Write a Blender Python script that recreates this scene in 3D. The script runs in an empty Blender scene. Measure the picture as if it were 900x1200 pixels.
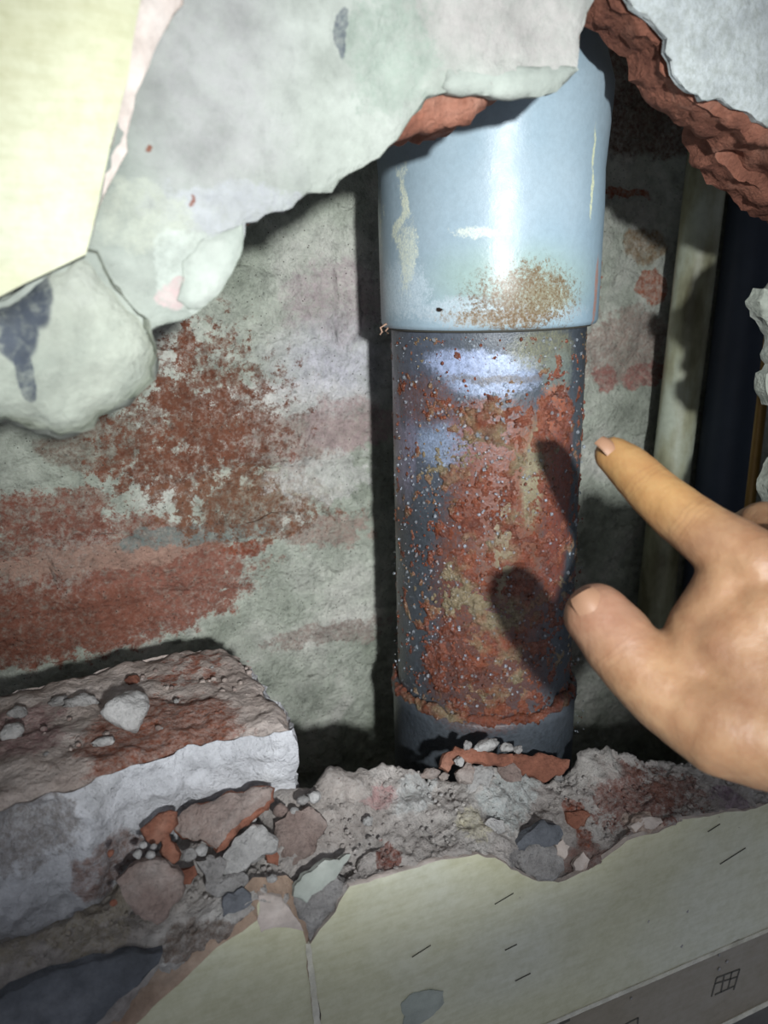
import bpy, bmesh, math, random
import numpy as np
from mathutils import Vector, Matrix, noise
from mathutils.geometry import delaunay_2d_cdt
random.seed(7)
sc = bpy.context.scene
COL = sc.collection

# ------------------------------------------------------------------ camera, world, lights, exposure
F = 906.0                                  # focal length in pixels of the 900x1200 frame
YAW, PITCH = math.radians(23), math.radians(16)
fw = Vector((math.sin(YAW)*math.cos(PITCH), math.cos(YAW)*math.cos(PITCH), -math.sin(PITCH)))
rt = Vector((math.cos(YAW), -math.sin(YAW), 0))
up = rt.cross(fw)
cd = bpy.data.cameras.new('camera'); cam = bpy.data.objects.new('camera', cd); COL.objects.link(cam)
cam.matrix_world = Matrix((rt, up, -fw)).transposed().to_4x4()
cd.sensor_fit = 'VERTICAL'; cd.sensor_height = 36; cd.lens = F/1200*36
cd.clip_start = 0.01
cd.dof.use_dof = True; cd.dof.focus_distance = 0.415; cd.dof.aperture_fstop = 9.5
sc.camera = cam

w = bpy.data.worlds.new('world'); sc.world = w; w.use_nodes = True
w.node_tree.nodes['Background'].inputs[0].default_value = (0.80, 0.86, 1.0, 1)
w.node_tree.nodes['Background'].inputs[1].default_value = 0.36

ld = bpy.data.lights.new('phone_torch', 'SPOT'); torch = bpy.data.objects.new('phone_torch', ld); COL.objects.link(torch)
ld.energy = 40.0; ld.color = (0.93, 0.97, 1.0); ld.shadow_soft_size = 0.014; ld.spot_size = math.radians(47); ld.spot_blend = 1.0
torch.location = rt*0.136 + up*(-0.022) - fw*0.30
torch.rotation_euler = ((fw*F + rt*(445-450) + up*(600-480))*(.45/F) - torch.location).to_track_quat('-Z', 'Y').to_euler()
ad = bpy.data.lights.new('room_fill', 'AREA'); room = bpy.data.objects.new('room_fill', ad); COL.objects.link(room)
ad.energy = 0.50; ad.size = 0.6; ad.color = (1.0, 0.97, 0.86)  # unseen soft fill, added to brighten the front of the wall
room.location = (-0.35, -0.75, 0.75); room.rotation_euler = (Vector((0.15, .3, -.1)) - room.location).to_track_quat('-Z', 'Y').to_euler()

sc.view_settings.view_transform = 'Standard'; sc.view_settings.look = 'None'
sc.view_settings.gamma = 1; sc.view_settings.use_curve_mapping = False
sc.view_settings.exposure = 0.0

# ------------------------------------------------------------------ placing helpers
def ray(px, py): return fw*F + rt*(px-450) + up*(600-py)
def at(px, py, Y):
    d = ray(px, py); return d*(Y/d.y)
def atz(px, py, z): return ray(px, py)*(z/F)
def onplane(px, py, p0, n):
    d = ray(px, py); return d*(p0.dot(n)/d.dot(n))
def proj(p):
    z = p.dot(fw); return 450+F*p.dot(rt)/z, 600-F*p.dot(up)/z

YF = 0.270       # face of the wall tiles
YM = 0.279       # face of the render behind the tiles
YB = 0.490       # back wall of the shaft

def fbm(p, s, o=4, h=1.0):
    return noise.fractal(Vector(p)*s, h, 2.0, o, noise_basis='PERLIN_ORIGINAL')

# ------------------------------------------------------------------ object helpers
def link(o, parent=None):
    COL.objects.link(o)
    if parent: o.parent = parent
    return o
def tag(o, label=None, cat=None, group=None, kind=None):
    if label: o['label'] = label
    if cat: o['category'] = cat
    if group: o['group'] = group
    if kind: o['kind'] = kind
    return o
def empty(name, loc=(0, 0, 0)):
    o = bpy.data.objects.new(name, None); o.empty_display_size = .02; link(o); o.location = loc; return o
def mk(name, verts, faces, mat, parent=None, smooth=True, origin=None, bevel=0):
    me = bpy.data.meshes.new(name)
    if parent is not None: off = Vector(parent.location)
    elif origin is None and len(verts):
        a = np.array([tuple(v) for v in verts]); c = (a.min(0)+a.max(0))/2; off = Vector((c[0], c[1], a[:, 2].min()))
    else: off = Vector(origin or (0, 0, 0))
    me.from_pydata([tuple(Vector(v)-off) for v in verts], [], faces)
    me.validate(); me.update()
    if smooth: me.polygons.foreach_set('use_smooth', [True]*len(me.polygons))
    me.materials.append(mat)
    o = bpy.data.objects.new(name, me)
    link(o, parent)
    if parent is None: o.location = off
    return o

def resample(pts, d, jit, seed, s=60):
    out = []
    n = len(pts)
    for i in range(n):
        a, b = pts[i], pts[(i+1) % n]
        L = (b-a).length; k = max(1, int(L/d))
        for j in range(k): out.append(a.lerp(b, j/k))
    res = []
    n = len(out)
    for i, p in enumerate(out):
        t = (out[(i+1) % n]-out[i-1])
        nn = Vector((t.y, -t.x)).normalized() if t.length > 0 else Vector((0, 0))
        q = Vector((p.x+seed*3.1, p.y, seed*1.7))
        j = jit*(fbm(q, s, 4, .7)*1.2)
        res.append(p + nn*j)
    return res

def slab(name, outline, mat, parent=None, p0=None, n=Vector((0, -1, 0)), th=.01, d=.004, jit=.001, js=90,
         amp=.0006, ns=40, rnd=.002, rdep=.0015, flare=0.0, rings=3, rough=.0006, seed=0, disp=None, pts3=None,
         smooth=True, edge_mat=None, edge_range=None, origin=None, hn=1.0, back_n=None):
    """a plate with a broken outline: a relief front, rough sides and a back"""
    n = n.normalized()
    P = pts3 or [onplane(px, py, p0, n) for px, py in outline]
    o = sum(P, Vector())/len(P)
    e1 = n.cross(Vector((0, 0, 1)))
    if e1.length < .1: e1 = Vector((1, 0, 0))
    e1.normalize(); e2 = n.cross(e1)
    q = [Vector(((p-o).dot(e1), (p-o).dot(e2))) for p in P]
    if sum(q[i].x*q[(i+1) % len(q)].y-q[(i+1) % len(q)].x*q[i].y for i in range(len(q))) < 0: q.reverse()
    B = resample(q, d, jit, seed, js)
    A = np.array([(b.x, b.y) for b in B]); A2 = np.roll(A, -1, 0)
    def sdist(X):
        D = np.full(len(X), 1e9); inside = np.zeros(len(X), bool)
        for a, b in zip(A, A2):
            ab = b-a; L = (ab*ab).sum()+1e-18
            t = np.clip(((X-a)@ab)/L, 0, 1); r = X-(a+t[:, None]*ab)
            D = np.minimum(D, (r*r).sum(1))
            c = (a[1] > X[:, 1]) != (b[1] > X[:, 1])
            if c.any():
                xi = (b[0]-a[0])*(X[:, 1]-a[1])/(b[1]-a[1]+1e-18)+a[0]
                inside ^= c & (X[:, 0] < xi)
        return np.sqrt(D), inside
    mn, mx = A.min(0), A.max(0)
    gx, gy = np.meshgrid(np.arange(mn[0], mx[0], d), np.arange(mn[1], mx[1], d*.87))
    gx = gx + (np.arange(gx.shape[0]) % 2)[:, None]*d*.5
    X = np.stack([gx.ravel(), gy.ravel()], 1); X += (np.random.RandomState(seed).rand(*X.shape)-.5)*d*.35
    D, ins = sdist(X)
    X = X[ins & (D > d*.55)]; D = D[ins & (D > d*.55)]
    nb = len(B)
    r = delaunay_2d_cdt([Vector(b) for b in B]+[Vector(x) for x in X], [], [list(range(nb))], 1, 1e-7)
    V2, Fc, orig = r[0], r[2], r[3]
    dist = np.zeros(len(V2)); bidx = {}
    for i, og in enumerate(orig):
        if og:
            k = og[0]
            if k >= nb: dist[i] = D[k-nb]
            for kk in og:
                if kk < nb: bidx[kk] = i; dist[i] = 0
    V = []
    for i, v in enumerate(V2):
        p = o + e1*v.x + e2*v.y
        h = amp*fbm(p+Vector((seed, 0, 0)), ns, 5, hn)
        if rnd > 0 and dist[i] < rnd:
            tt = 1-dist[i]/rnd; h -= rdep*tt*tt
        if disp: h += disp(p, dist[i])
        V.append(p + n*h)
    faces = [tuple(f) for f in Fc]
    a0 = faces[0]; nn = (V[a0[1]]-V[a0[0]]).cross(V[a0[2]]-V[a0[0]])
    flip = nn.dot(n) < 0
    if flip: faces = [f[::-1] for f in faces]
    loop = [bidx[k] for k in range(nb) if k in bidx]
    L = len(loop); prev = loop; nfront = len(faces)
    c2 = [V2[i] for i in loop]; nrm = []
    for i in range(L):
        t = c2[(i+1) % L]-c2[i-1]; v = Vector((t.y, -t.x)); nrm.append(v.normalized() if v.length > 0 else v)
    nrm = [(nrm[i-2]+nrm[i-1]+nrm[i]+nrm[(i+1) % L]+nrm[(i+2) % L])/5 for i in range(L)]
    bn = (back_n or -n)
    for k in range(1, rings+1):
        cur = []
        for i in range(L):
            p = o + e1*c2[i].x + e2*c2[i].y
            od = flare*(k/rings) + rough*fbm(p+n*(k*th/rings*1.0)+Vector((seed, 3, 0)), 130, 3)*(1.5 if k < rings else 1)
            q = p + bn*(th*k/rings) + (e1*nrm[i].x+e2*nrm[i].y)*od
            cur.append(len(V)); V.append(q)
        for i in range(L):
            j = (i+1) % L
            f = (prev[i], cur[i], cur[j], prev[j])
            faces.append(f)
        prev = cur
    faces.append(tuple(prev))
    ob = mk(name, V, faces, mat, parent, smooth, origin=origin)
    bm = bmesh.new(); bm.from_mesh(ob.data); bmesh.ops.recalc_face_normals(bm, faces=bm.faces[:])
    bm.to_mesh(ob.data); bm.free()
    if smooth:
        for p in ob.data.polygons: p.use_smooth = True
        try: ob.data.set_sharp_from_angle(angle=math.radians(50))
        except Exception: pass
    if edge_mat:
        ob.data.materials.append(edge_mat)
        for i, p in enumerate(ob.data.polygons):
            if i >= nfront: p.material_index = 1
    return ob

def loft(name, curves, mat, parent=None, nu=200, nv=12, amp=.002, ns=60, seed=0, disp=None, origin=None):
    """curves: lists of 3-D points from front to back, joined by a rough relief surface"""
    def samp(c, n):
        d = [0]
        for a, b in zip(c, c[1:]): d.append(d[-1]+(b-a).length)
        out = []; k = 0
        for i in range(n):
            t = d[-1]*i/(n-1)
            while k < len(d)-2 and d[k+1] < t: k += 1
            out.append(c[k].lerp(c[k+1], (t-d[k])/(d[k+1]-d[k]+1e-12)))
        return out
    S = [samp(c, nu) for c in curves]
    rows = []
    for a, b in zip(S, S[1:]):
        L = sum((p-q).length for p, q in zip(a, b))/nu
        k = max(2, int(L/nv))
        for j in range(k): rows.append([p.lerp(q, j/k) for p, q in zip(a, b)])
    rows.append(S[-1])
    R = len(rows); V = []
    for i in range(R):
        for j in range(nu):
            p = rows[i][j]
            du = rows[i][min(j+1, nu-1)]-rows[i][max(j-1, 0)]; dv = rows[min(i+1, R-1)][j]-rows[max(i-1, 0)][j]
            nrm = du.cross(dv).normalized()
            if nrm.z < -.2: nrm = -nrm
            h = amp*fbm(p+Vector((seed, 0, 0)), ns, 5, .8)
            if disp: h += disp(p)
            V.append(p + nrm*h)
    faces = [(i*nu+j, i*nu+j+1, (i+1)*nu+j+1, (i+1)*nu+j) for i in range(R-1) for j in range(nu-1)]
    return mk(name, V, faces, mat, parent, origin=origin)

def ico(r=1, sub=2):
    bm = bmesh.new(); bmesh.ops.create_icosphere(bm, subdivisions=sub, radius=r)
    V = [v.co.copy() for v in bm.verts]; Fc = [tuple(v.index for v in f.verts) for f in bm.faces]; bm.free()
    return V, Fc
ICO = {s: ico(1, s) for s in (1, 2, 3, 4)}
def rock_geo(c, r, seed, sub=3, facets=9, rough=.28, rot=None):
    """an angular stone: a sphere cut by random planes"""
    rd = random.Random(seed); V, Fc = ICO[sub]
    pl = [(Vector((rd.gauss(0, 1), rd.gauss(0, 1), rd.gauss(0, 1))).normalized(), rd.uniform(.62, .92)) for _ in range(facets)]
    M = Matrix.Rotation(rd.uniform(0, 6), 3, Vector((rd.random(), rd.random(), rd.random()))) if rot is None else rot
    out = []
    for v in V:
        k = 1.0
        for n, h in pl:
            dd = v.dot(n)
            if dd > h: k = min(k, h/dd)
        k *= 1+rough*fbm(v+Vector((seed*1.3, 0, 0)), 2.2, 3)
        q = M@(v*k)
        out.append(Vector((q.x*r[0], q.y*r[1], q.z*r[2]))+c)
    return out, Fc
def rock(name, c, r, mat, seed, parent=None, **k):
    if not hasattr(r, '__len__'): r = (r, r, r)
    V, Fc = rock_geo(c, r, seed, **k)
    o = mk(name, V, Fc, mat, parent)
    return o

# ------------------------------------------------------------------ materials
def lin(c): return tuple(((x/255)/12.92 if x/255 <= .04045 else ((x/255+.055)/1.055)**2.4) for x in c[:3]) + (1,)
class NT:
    def __init__(s, name):
        s.m = bpy.data.materials.new(name); s.m.use_nodes = True; s.t = s.m.node_tree
        s.b = s.t.nodes['Principled BSDF']
        s.geo = s.t.nodes.new('ShaderNodeNewGeometry'); s.tc = s.t.nodes.new('ShaderNodeTexCoord')
        s.pos = s.geo.outputs['Position']; s.obj = s.tc.outputs['Object']
    def n(s, t, **k):
        x = s.t.nodes.new(t)
        for a, v in k.items(): setattr(x, a, v)
        return x
    def L(s, a, b): s.t.links.new(a, b)
    def noise(s, scale, det=5, rough=.6, vec=None, dist=0, col=False, size=None):
        x = s.n('ShaderNodeTexNoise'); x.inputs['Scale'].default_value = scale; x.inputs['Detail'].default_value = det
        x.inputs['Roughness'].default_value = rough; x.inputs['Distortion'].default_value = dist
        s.L(vec or s.vec, x.inputs['Vector']); return x.outputs['Color' if col else 'Fac']
    def vor(s, scale, feat='F1', vec=None, out='Distance', rnd=1):
        x = s.n('ShaderNodeTexVoronoi', feature=feat); x.inputs['Scale'].default_value = scale
        x.inputs['Randomness'].default_value = rnd
        s.L(vec or s.vec, x.inputs['Vector']); return x.outputs[out]
    def math(s, op, a, b=None, clamp=False):
        x = s.n('ShaderNodeMath', operation=op, use_clamp=clamp)
        for i, v in enumerate((a, b)):
            if v is None: continue
            if isinstance(v, (int, float)): x.inputs[i].default_value = v
            else: s.L(v, x.inputs[i])
        return x.outputs[0]
    def rng(s, v, a, b, c=0, d=1, smooth=False):
        x = s.n('ShaderNodeMapRange'); x.interpolation_type = 'SMOOTHSTEP' if smooth else 'LINEAR'
        s.L(v, x.inputs[0])
        for i, q in enumerate((a, b, c, d)): x.inputs[i+1].default_value = q
        return x.outputs[0]
    def mix(s, f, a, b, op='MIX'):
        x = s.n('ShaderNodeMix', data_type='RGBA', blend_type=op, clamp_factor=True)
        for i, v in ((0, f), (6, a), (7, b)):
            if isinstance(v, (int, float)): x.inputs[i].default_value = v
            elif isinstance(v, tuple): x.inputs[i].default_value = v
            else: s.L(v, x.inputs[i])
        return x.outputs[2]
    def ramp(s, v, stops):
        x = s.n('ShaderNodeValToRGB'); cr = x.color_ramp
        while len(cr.elements) < len(stops): cr.elements.new(.5)
        for e, (p, c) in zip(cr.elements, stops): e.position = p; e.color = lin(c)
        s.L(v, x.inputs[0]); return x.outputs[0]
    def vm(s, op, a, b):
        x = s.n('ShaderNodeVectorMath', operation=op)
        for i, v in enumerate((a, b)):
            if v is None: continue
            if isinstance(v, (tuple, Vector)): x.inputs[i].default_value = tuple(v)
            else: s.L(v, x.inputs[i])
        return x
    def bump(s, h, strength, dist, prev=None):
        x = s.n('ShaderNodeBump'); x.inputs['Strength'].default_value = strength; x.inputs['Distance'].default_value = dist
        s.L(h, x.inputs['Height'])
        if prev is not None: s.L(prev, x.inputs['Normal'])
        return x.outputs[0]

def masonry(name, cols, scale=25, patches=(), bump=1.0, rough=.9, specks=None, world=True, fine=.35, cracks=0, warp=.02, wscale=40, pits=True, spec=.25, mid=(.3, .7)):
    """cols: three tones; patches: (centre, radius (x, z), colour, softness, breakup) stains of mortar, brick dust, paint, and painted-in light and shade"""
    s = NT(name); s.vec = s.pos if world else s.obj
    n1 = s.noise(scale, 6, .62, dist=.4)
    c = s.ramp(n1, [(mid[0], cols[0]), ((mid[0]+mid[1])/2, cols[1]), (mid[1], cols[2])])
    if patches:
        wn = s.noise(wscale, 5, .6, col=True)
        wv = s.vm('SUBTRACT', wn, (.5, .5, .5)).outputs[0]
        sc_ = s.vm('SCALE', wv, None); sc_.inputs['Scale'].default_value = warp*2
        wp = s.vm('ADD', s.pos, sc_.outputs[0]).outputs[0]
        brk = s.noise(110, 9, .78)
        dust = s.rng(s.noise(300, 6, .75), .36, .6, .35, 1)
        dust0 = s.rng(s.noise(200, 7, .75), .34, .58, .55, 1)
        for (ct, rad, colr, soft, bk) in patches:
            dl = s.vm('SUBTRACT', wp, ct).outputs[0]
            rr = rad if len(rad) == 3 else (rad[0], max(rad), rad[1])
            dv = s.vm('DIVIDE', dl, rr).outputs[0]
            ln = s.vm('LENGTH', dv, None).outputs['Value']
            m = s.rng(ln, 1+soft, 1-soft, 0, 1, True)
            if bk > 0:
                bn = s.math('ADD', m, s.rng(brk, .3, .7, -bk, bk))
                m = s.math('MULTIPLY', s.rng(bn, .38, .62), s.rng(m, 0, .15))
            m = s.math('MULTIPLY', m, dust if bk > 0 else dust0)
            c = s.mix(m, c, lin(colr))
    g = s.noise(scale*9, 6, .7)
    c = s.mix(fine, c, s.ramp(g, [(.3, (90, 90, 90)), (.48, (215, 215, 215)), (.66, (255, 255, 255))]), 'MULTIPLY')
    c = s.mix(.5, c, s.ramp(s.noise(scale*2.6, 4, .6), [(.3, (180, 180, 180)), (.6, (255, 255, 255))]), 'MULTIPLY')
    if specks:
        v = s.vor(specks[1]); sz = s.noise(specks[1]*.35, 2)
        k = s.math('MULTIPLY', s.rng(v, .16, .08), s.rng(sz, specks[2], specks[2]+.05))
        c = s.mix(k, c, lin(specks[0]))
    s.L(c, s.b.inputs['Base Color'])
    s.b.inputs['Roughness'].default_value = rough; s.b.inputs['Specular IOR Level'].default_value = spec
    b = s.bump(s.noise(90, 8, .65), .8*bump, .0040)
    b = s.bump(s.noise(360, 6, .68), .7*bump, .0011, b)
    if pits:
        pv = s.rng(s.vor(190), .05, .35); b = s.bump(pv, .35*bump, .0012, b)
    if pits:
        gp = s.math('MULTIPLY', s.rng(s.noise(230, 3, .6, dist=1.2), .40, .33), s.rng(s.noise(24, 3), .45, .6)); b = s.bump(gp, -.7*bump, .0010, b)
    if cracks:
        wv2 = s.vm('SCALE', s.noise(30, 3, .5, col=True), None); wv2.inputs['Scale'].default_value = .05
        vv = s.vm('ADD', s.vec, wv2.outputs[0]).outputs[0]
        e = s.vor(cracks, 'DISTANCE_TO_EDGE', vec=vv)
        gate = s.rng(s.noise(18, 3), .5, .6)
        cr = s.math('MULTIPLY', s.rng(e, .03, 0.0), gate)
        b = s.bump(cr, -.9, .003, b)
    s.L(b, s.b.inputs['Normal'])
    return s.m

def bw(px, py, rx, ry, col, soft=.4, bk=.0, Y=YB):
    c = at(px, py, Y); z = c.dot(fw)/F
    return (c, (rx*z*1.02, ry*z), col, soft, bk)

RED = (158, 84, 62); RED2 = (126, 66, 48); PINK = (188, 150, 148)
M = {}
M['back'] = masonry('cement_smeared_brickwork', [(152, 158, 142), (188, 192, 177), (218, 216, 205)], 16, [
    bw(400, 355, 62, 46, (190, 176, 174), .8, .3), bw(330, 470, 120, 22, (222, 218, 208), .6, .2),
    bw(395, 430, 60, 40, (224, 221, 228), .9, 0), bw(340, 515, 105, 30, (166, 142, 132), .4, .4), bw(410, 500, 60, 30, (184, 164, 160), .7, .3),  # pale lavender cement patch, lightened to paint in the torch's bright area
    bw(385, 622, 55, 20, (172, 150, 138), .6, .6), bw(385, 742, 70, 16, (166, 150, 140), .7, .5), bw(300, 560, 70, 14, (200, 196, 178), .5, .4),
    bw(90, 690, 210, 88, (144, 92, 76), .35, .6), bw(190, 690, 90, 60, (152, 100, 84), .4, .6), bw(60, 600, 70, 30, (142, 92, 76), .5, .7),
    bw(20, 740, 160, 50, (142, 90, 72), .4, .5), bw(110, 655, 120, 20, (186, 152, 134), .5, .75),
    bw(212, 408, 18, 26, (126, 74, 52), .6, .8), bw(196, 455, 26, 20, (128, 76, 54), .8, .95), bw(245, 500, 48, 52, (128, 76, 54), .8, .95), bw(180, 545, 55, 30, (136, 88, 68), .8, .95),
    bw(290, 640, 24, 12, (150, 80, 56), .6, .7), bw(110, 520, 60, 26, (128, 112, 98), .5, .2), bw(345, 545, 12, 20, (140, 70, 48), .8, .8),
    bw(240, 625, 90, 14, (134, 144, 138), .5, .3), bw(340, 575, 70, 16, (196, 186, 162), .6, .4),
    bw(235, 505, 95, 95, (122, 76, 56), .9, .9), bw(300, 590, 90, 40, (130, 90, 68), .9, .75), bw(380, 560, 60, 30, (214, 212, 204), .8, .5),
    bw(765, 338, 22, 18, (176, 112, 88), .25, .1), bw(735, 228, 36, 7, (170, 92, 60), .3, .3), bw(760, 290, 30, 22, (150, 126, 96), .7, .2),
    bw(735, 405, 60, 40, (172, 152, 140), .6, .4), bw(760, 440, 34, 14, (168, 118, 108), .5, .4), bw(712, 440, 18, 12, (168, 118, 108), .5, .4), bw(700, 330, 10, 40, (176, 96, 70), .3, .1),
    bw(760, 120, 120, 60, (110, 82, 70), .5, .2),  # dark patch paints in the shadow cast by the upper rim
], bump=1.25, rough=.92, fine=.45, cracks=26, warp=.016, wscale=38, specks=((52, 46, 40), 300, .46), mid=(.32, .66))
def pw(px, py, rx, ry, col, soft=.4, bk=0., Y=YM): return bw(px, py, rx, ry, col, soft, bk, Y)
M['plaster'] = masonry('grey_green_render', [(130, 137, 128), (155, 160, 150), (174, 178, 169)], 14, [
    pw(830, 60, 130, 130, (200, 206, 204), .5, .1), pw(600, 30, 120, 60, (176, 172, 166), .5, 0), pw(250, 100, 90, 150, (156, 156, 152), .6, 0),
    pw(270, 245, 95, 26, (164, 166, 166), .7, .4), pw(165, 260, 60, 40, (166, 170, 156), .6, .3), pw(460, 60, 60, 70, (150, 160, 148), .6, .5),
    pw(235, 320, 46, 50, (176, 182, 172), .3, .1), pw(215, 350, 24, 16, (180, 160, 156), .5, .2), pw(410, 218, 8, 5, (190, 120, 84), .4, 0),
    pw(178, 185, 3, 4, (120, 70, 50), .3, 0), pw(222, 228, 3, 3, (120, 70, 50), .3, 0), pw(404, 38, 9, 36, (92, 98, 104), .3, .1),
    pw(670, 92, 16, 12, (206, 188, 158), .5, .1),
], bump=.55, rough=.85, fine=.22, warp=.012)
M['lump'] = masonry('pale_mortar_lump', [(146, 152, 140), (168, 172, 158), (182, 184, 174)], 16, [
    pw(38, 340, 22, 44, (74, 80, 88), .12, .0, Y=.271), pw(22, 385, 20, 40, (74, 80, 88), .12, .0, Y=.271), pw(32, 440, 11, 36, (74, 80, 88), .16, .05, Y=.271), pw(6, 380, 16, 34, (80, 86, 94), .2, .1, Y=.271)],  # dark grey stripe down the left of the lump
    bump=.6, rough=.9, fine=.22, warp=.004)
M['ledge'] = masonry('broken_mortar_bed', [(160, 152, 146), (190, 182, 175), (212, 208, 201)], 20, [
    pw(110, 1030, 70, 55, (150, 120, 108), .5, .3, .29), pw(105, 1048, 10, 8, (150, 84, 62), .3, .1, .28), pw(80, 1090, 130, 40, (162, 152, 134), .5, .2, .28),
    pw(250, 1095, 60, 24, (134, 118, 106), .5, .3, .275), pw(400, 945, 60, 40, (176, 166, 158), .5, .3, .3), pw(440, 930, 26, 14, (186, 150, 146), .5, .3, .31),
    pw(480, 925, 40, 14, (208, 208, 204), .5, .2, .31), pw(590, 925, 60, 20, (200, 204, 200), .5, .3, .31), pw(455, 1000, 12, 16, (130, 74, 60), .6, .6, .28),
    pw(672, 950, 16, 12, (152, 88, 66), .25, .1, .295), pw(690, 975, 16, 20, (150, 90, 70), .6, .4, .28), pw(690, 1005, 30, 14, (150, 120, 110), .5, .5, .275),
    pw(740, 935, 50, 30, (140, 96, 84), .8, .8, .29), pw(790, 915, 40, 30, (132, 92, 80), .8, .8, .29), pw(752, 968, 22, 12, (216, 196, 180), .3, .1, .276),
    pw(700, 895, 50, 16, (190, 184, 176), .5, .3, .31), pw(620, 1012, 34, 22, (150, 146, 144), .4, .2, .275), pw(560, 965, 26, 14, (214, 206, 180), .5, .6, .285),
    pw(850, 940, 26, 14, (156, 136, 146), .5, .2, .28),
], bump=1.0, rough=.95, fine=.4, warp=.008, wscale=70, cracks=60)
M['block'] = masonry('white_washed_brick', [(190, 190, 192), (212, 212, 214), (226, 225, 224)], 18, [
    bw(30, 960, 62, 60, (150, 144, 140), .7, .5, .31), bw(300, 820, 36, 14, (200, 178, 164), .5, .3, .32), bw(225, 852, 16, 12, (190, 140, 118), .5, .3, .33), bw(140, 1020, 50, 40, (150, 128, 120), .4, .3, .3),
], bump=1.0, rough=.93, fine=.28, warp=.01)
M['blocktop'] = masonry('dusty_brick_top', [(164, 146, 136), (186, 171, 161), (202, 190, 182)], 24, [
    bw(190, 862, 90, 18, (140, 86, 66), .5, .4, .33), bw(20, 845, 60, 30, (150, 120, 116), .6, .3, .36), bw(60, 790, 120, 8, (160, 104, 84), .5, .3, .4), bw(230, 790, 40, 12, (150, 92, 72), .6, .7, .39),
], bump=1.0, rough=.95, fine=.4, warp=.008)
M['red'] = masonry('raw_terracotta', [(116, 74, 60), (152, 100, 80), (178, 132, 112)], 34, bump=.9, rough=.9, fine=.35, cracks=40)
M['redpale'] = masonry('dusty_terracotta', [(134, 112, 104), (160, 142, 133), (182, 170, 162)], 34, bump=1.1, rough=.95, fine=.35, world=True)
M['greystone'] = masonry('grey_mortar_chip', [(142, 138, 134), (172, 168, 164), (196, 192, 188)], 40, bump=1.2, rough=.95, fine=.35)
M['palestone'] = masonry('white_mortar_chip', [(158, 156, 152), (184, 181, 177), (204, 201, 197)], 40, bump=1.0, rough=.95, fine=.25)
M['smoothchip'] = masonry('smooth_pale_chip', [(150, 157, 148), (164, 170, 160), (178, 181, 172)], 16, bump=.3, rough=.8, fine=.15, pits=False)
M['slate'] = masonry('dark_grey_adhesive', [(74, 76, 78), (98, 101, 106), (128, 130, 134)], 22, bump=.8, rough=.85, fine=.35)
M['bisque'] = masonry('tile_body', [(150, 126, 108), (176, 152, 132), (196, 178, 160)], 30, bump=.5, rough=.85, fine=.25)
M['whitebisque'] = masonry('chipped_glaze', [(182, 168, 158), (198, 185, 175), (212, 202, 193)], 30, bump=.4, rough=.7, fine=.12, pits=False)

def tile_mat(name, a, b, c, rough=.35):
    s = NT(name); s.vec = s.pos
    n1 = s.noise(9, 3, .5); col = s.ramp(n1, [(.3, a), (.5, b), (.7, c)])
    g = s.noise(180, 4, .7); col = s.mix(.25, col, s.ramp(g, [(.35, (190, 190, 160)), (.6, (255, 255, 255))]), 'MULTIPLY')
    h = s.n('ShaderNodeMapping'); h.inputs['Scale'].default_value = (1, 1, 6); s.L(s.pos, h.inputs[0])
    col = s.mix(.18, col, s.ramp(s.noise(60, 4, .6, vec=h.outputs[0]), [(.35, (200, 190, 150)), (.6, (255, 255, 255))]), 'MULTIPLY')
    s.L(col, s.b.inputs['Base Color']); s.L(s.rng(s.noise(40, 4), .3, .7, rough-.08, rough+.15), s.b.inputs['Roughness'])
    s.L(s.bump(s.noise(35, 3), .15, .001), s.b.inputs['Normal'])
    return s.m
M['tile'] = tile_mat('cream_glazed_tile', (176, 172, 146), (190, 188, 160), (196, 196, 178), .5)
M['border'] = tile_mat('brown_border_tile', (112, 102, 86), (126, 116, 98), (134, 126, 112), .5)
M['darktile'] = tile_mat('dark_border_tile', (58, 56, 50), (66, 62, 56), (78, 74, 66), .5)
M['uppertile'] = tile_mat('yellow_cream_tile', (184, 183, 148), (190, 190, 162), (194, 196, 182), .6)
M['grout'] = masonry('pale_grout', [(196, 190, 170), (206, 202, 184), (216, 212, 198)], 40, bump=.4, fine=.15)

def simple(name, col, rough=.5, metal=0, nscale=60, var=.15, spec=.5, bump=.1):
    s = NT(name); s.vec = s.obj
    c = s.mix(var, lin(col), s.ramp(s.noise(nscale, 5, .6), [(.3, (90, 90, 90)), (.7, (255, 255, 255))]), 'MULTIPLY')
    s.L(c, s.b.inputs['Base Color']); s.b.inputs['Roughness'].default_value = rough; s.b.inputs['Metallic'].default_value = metal
    s.b.inputs['Specular IOR Level'].default_value = spec
    s.L(s.bump(s.noise(nscale*3, 5), bump, .001), s.b.inputs['Normal'])
    return s.m
M['dark_line'] = simple('dark_scratch', (66, 64, 56), .8)
M['print'] = simple('dark_printed_glaze', (60, 56, 44), .6)
M['fibre'] = simple('dirty_fibre', (150, 120, 100), .8)
M['brass'] = simple('dull_brass', (150, 116, 58), .45, .3, 40, .4)
M['darkpipe'] = simple('dark_slate_plastic', (72, 82, 98), .55, 0, 20, .35)
M['nail'] = simple('finger_nail', (140, 106, 82), .55, 0, 60, .05, spec=.3)

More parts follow.
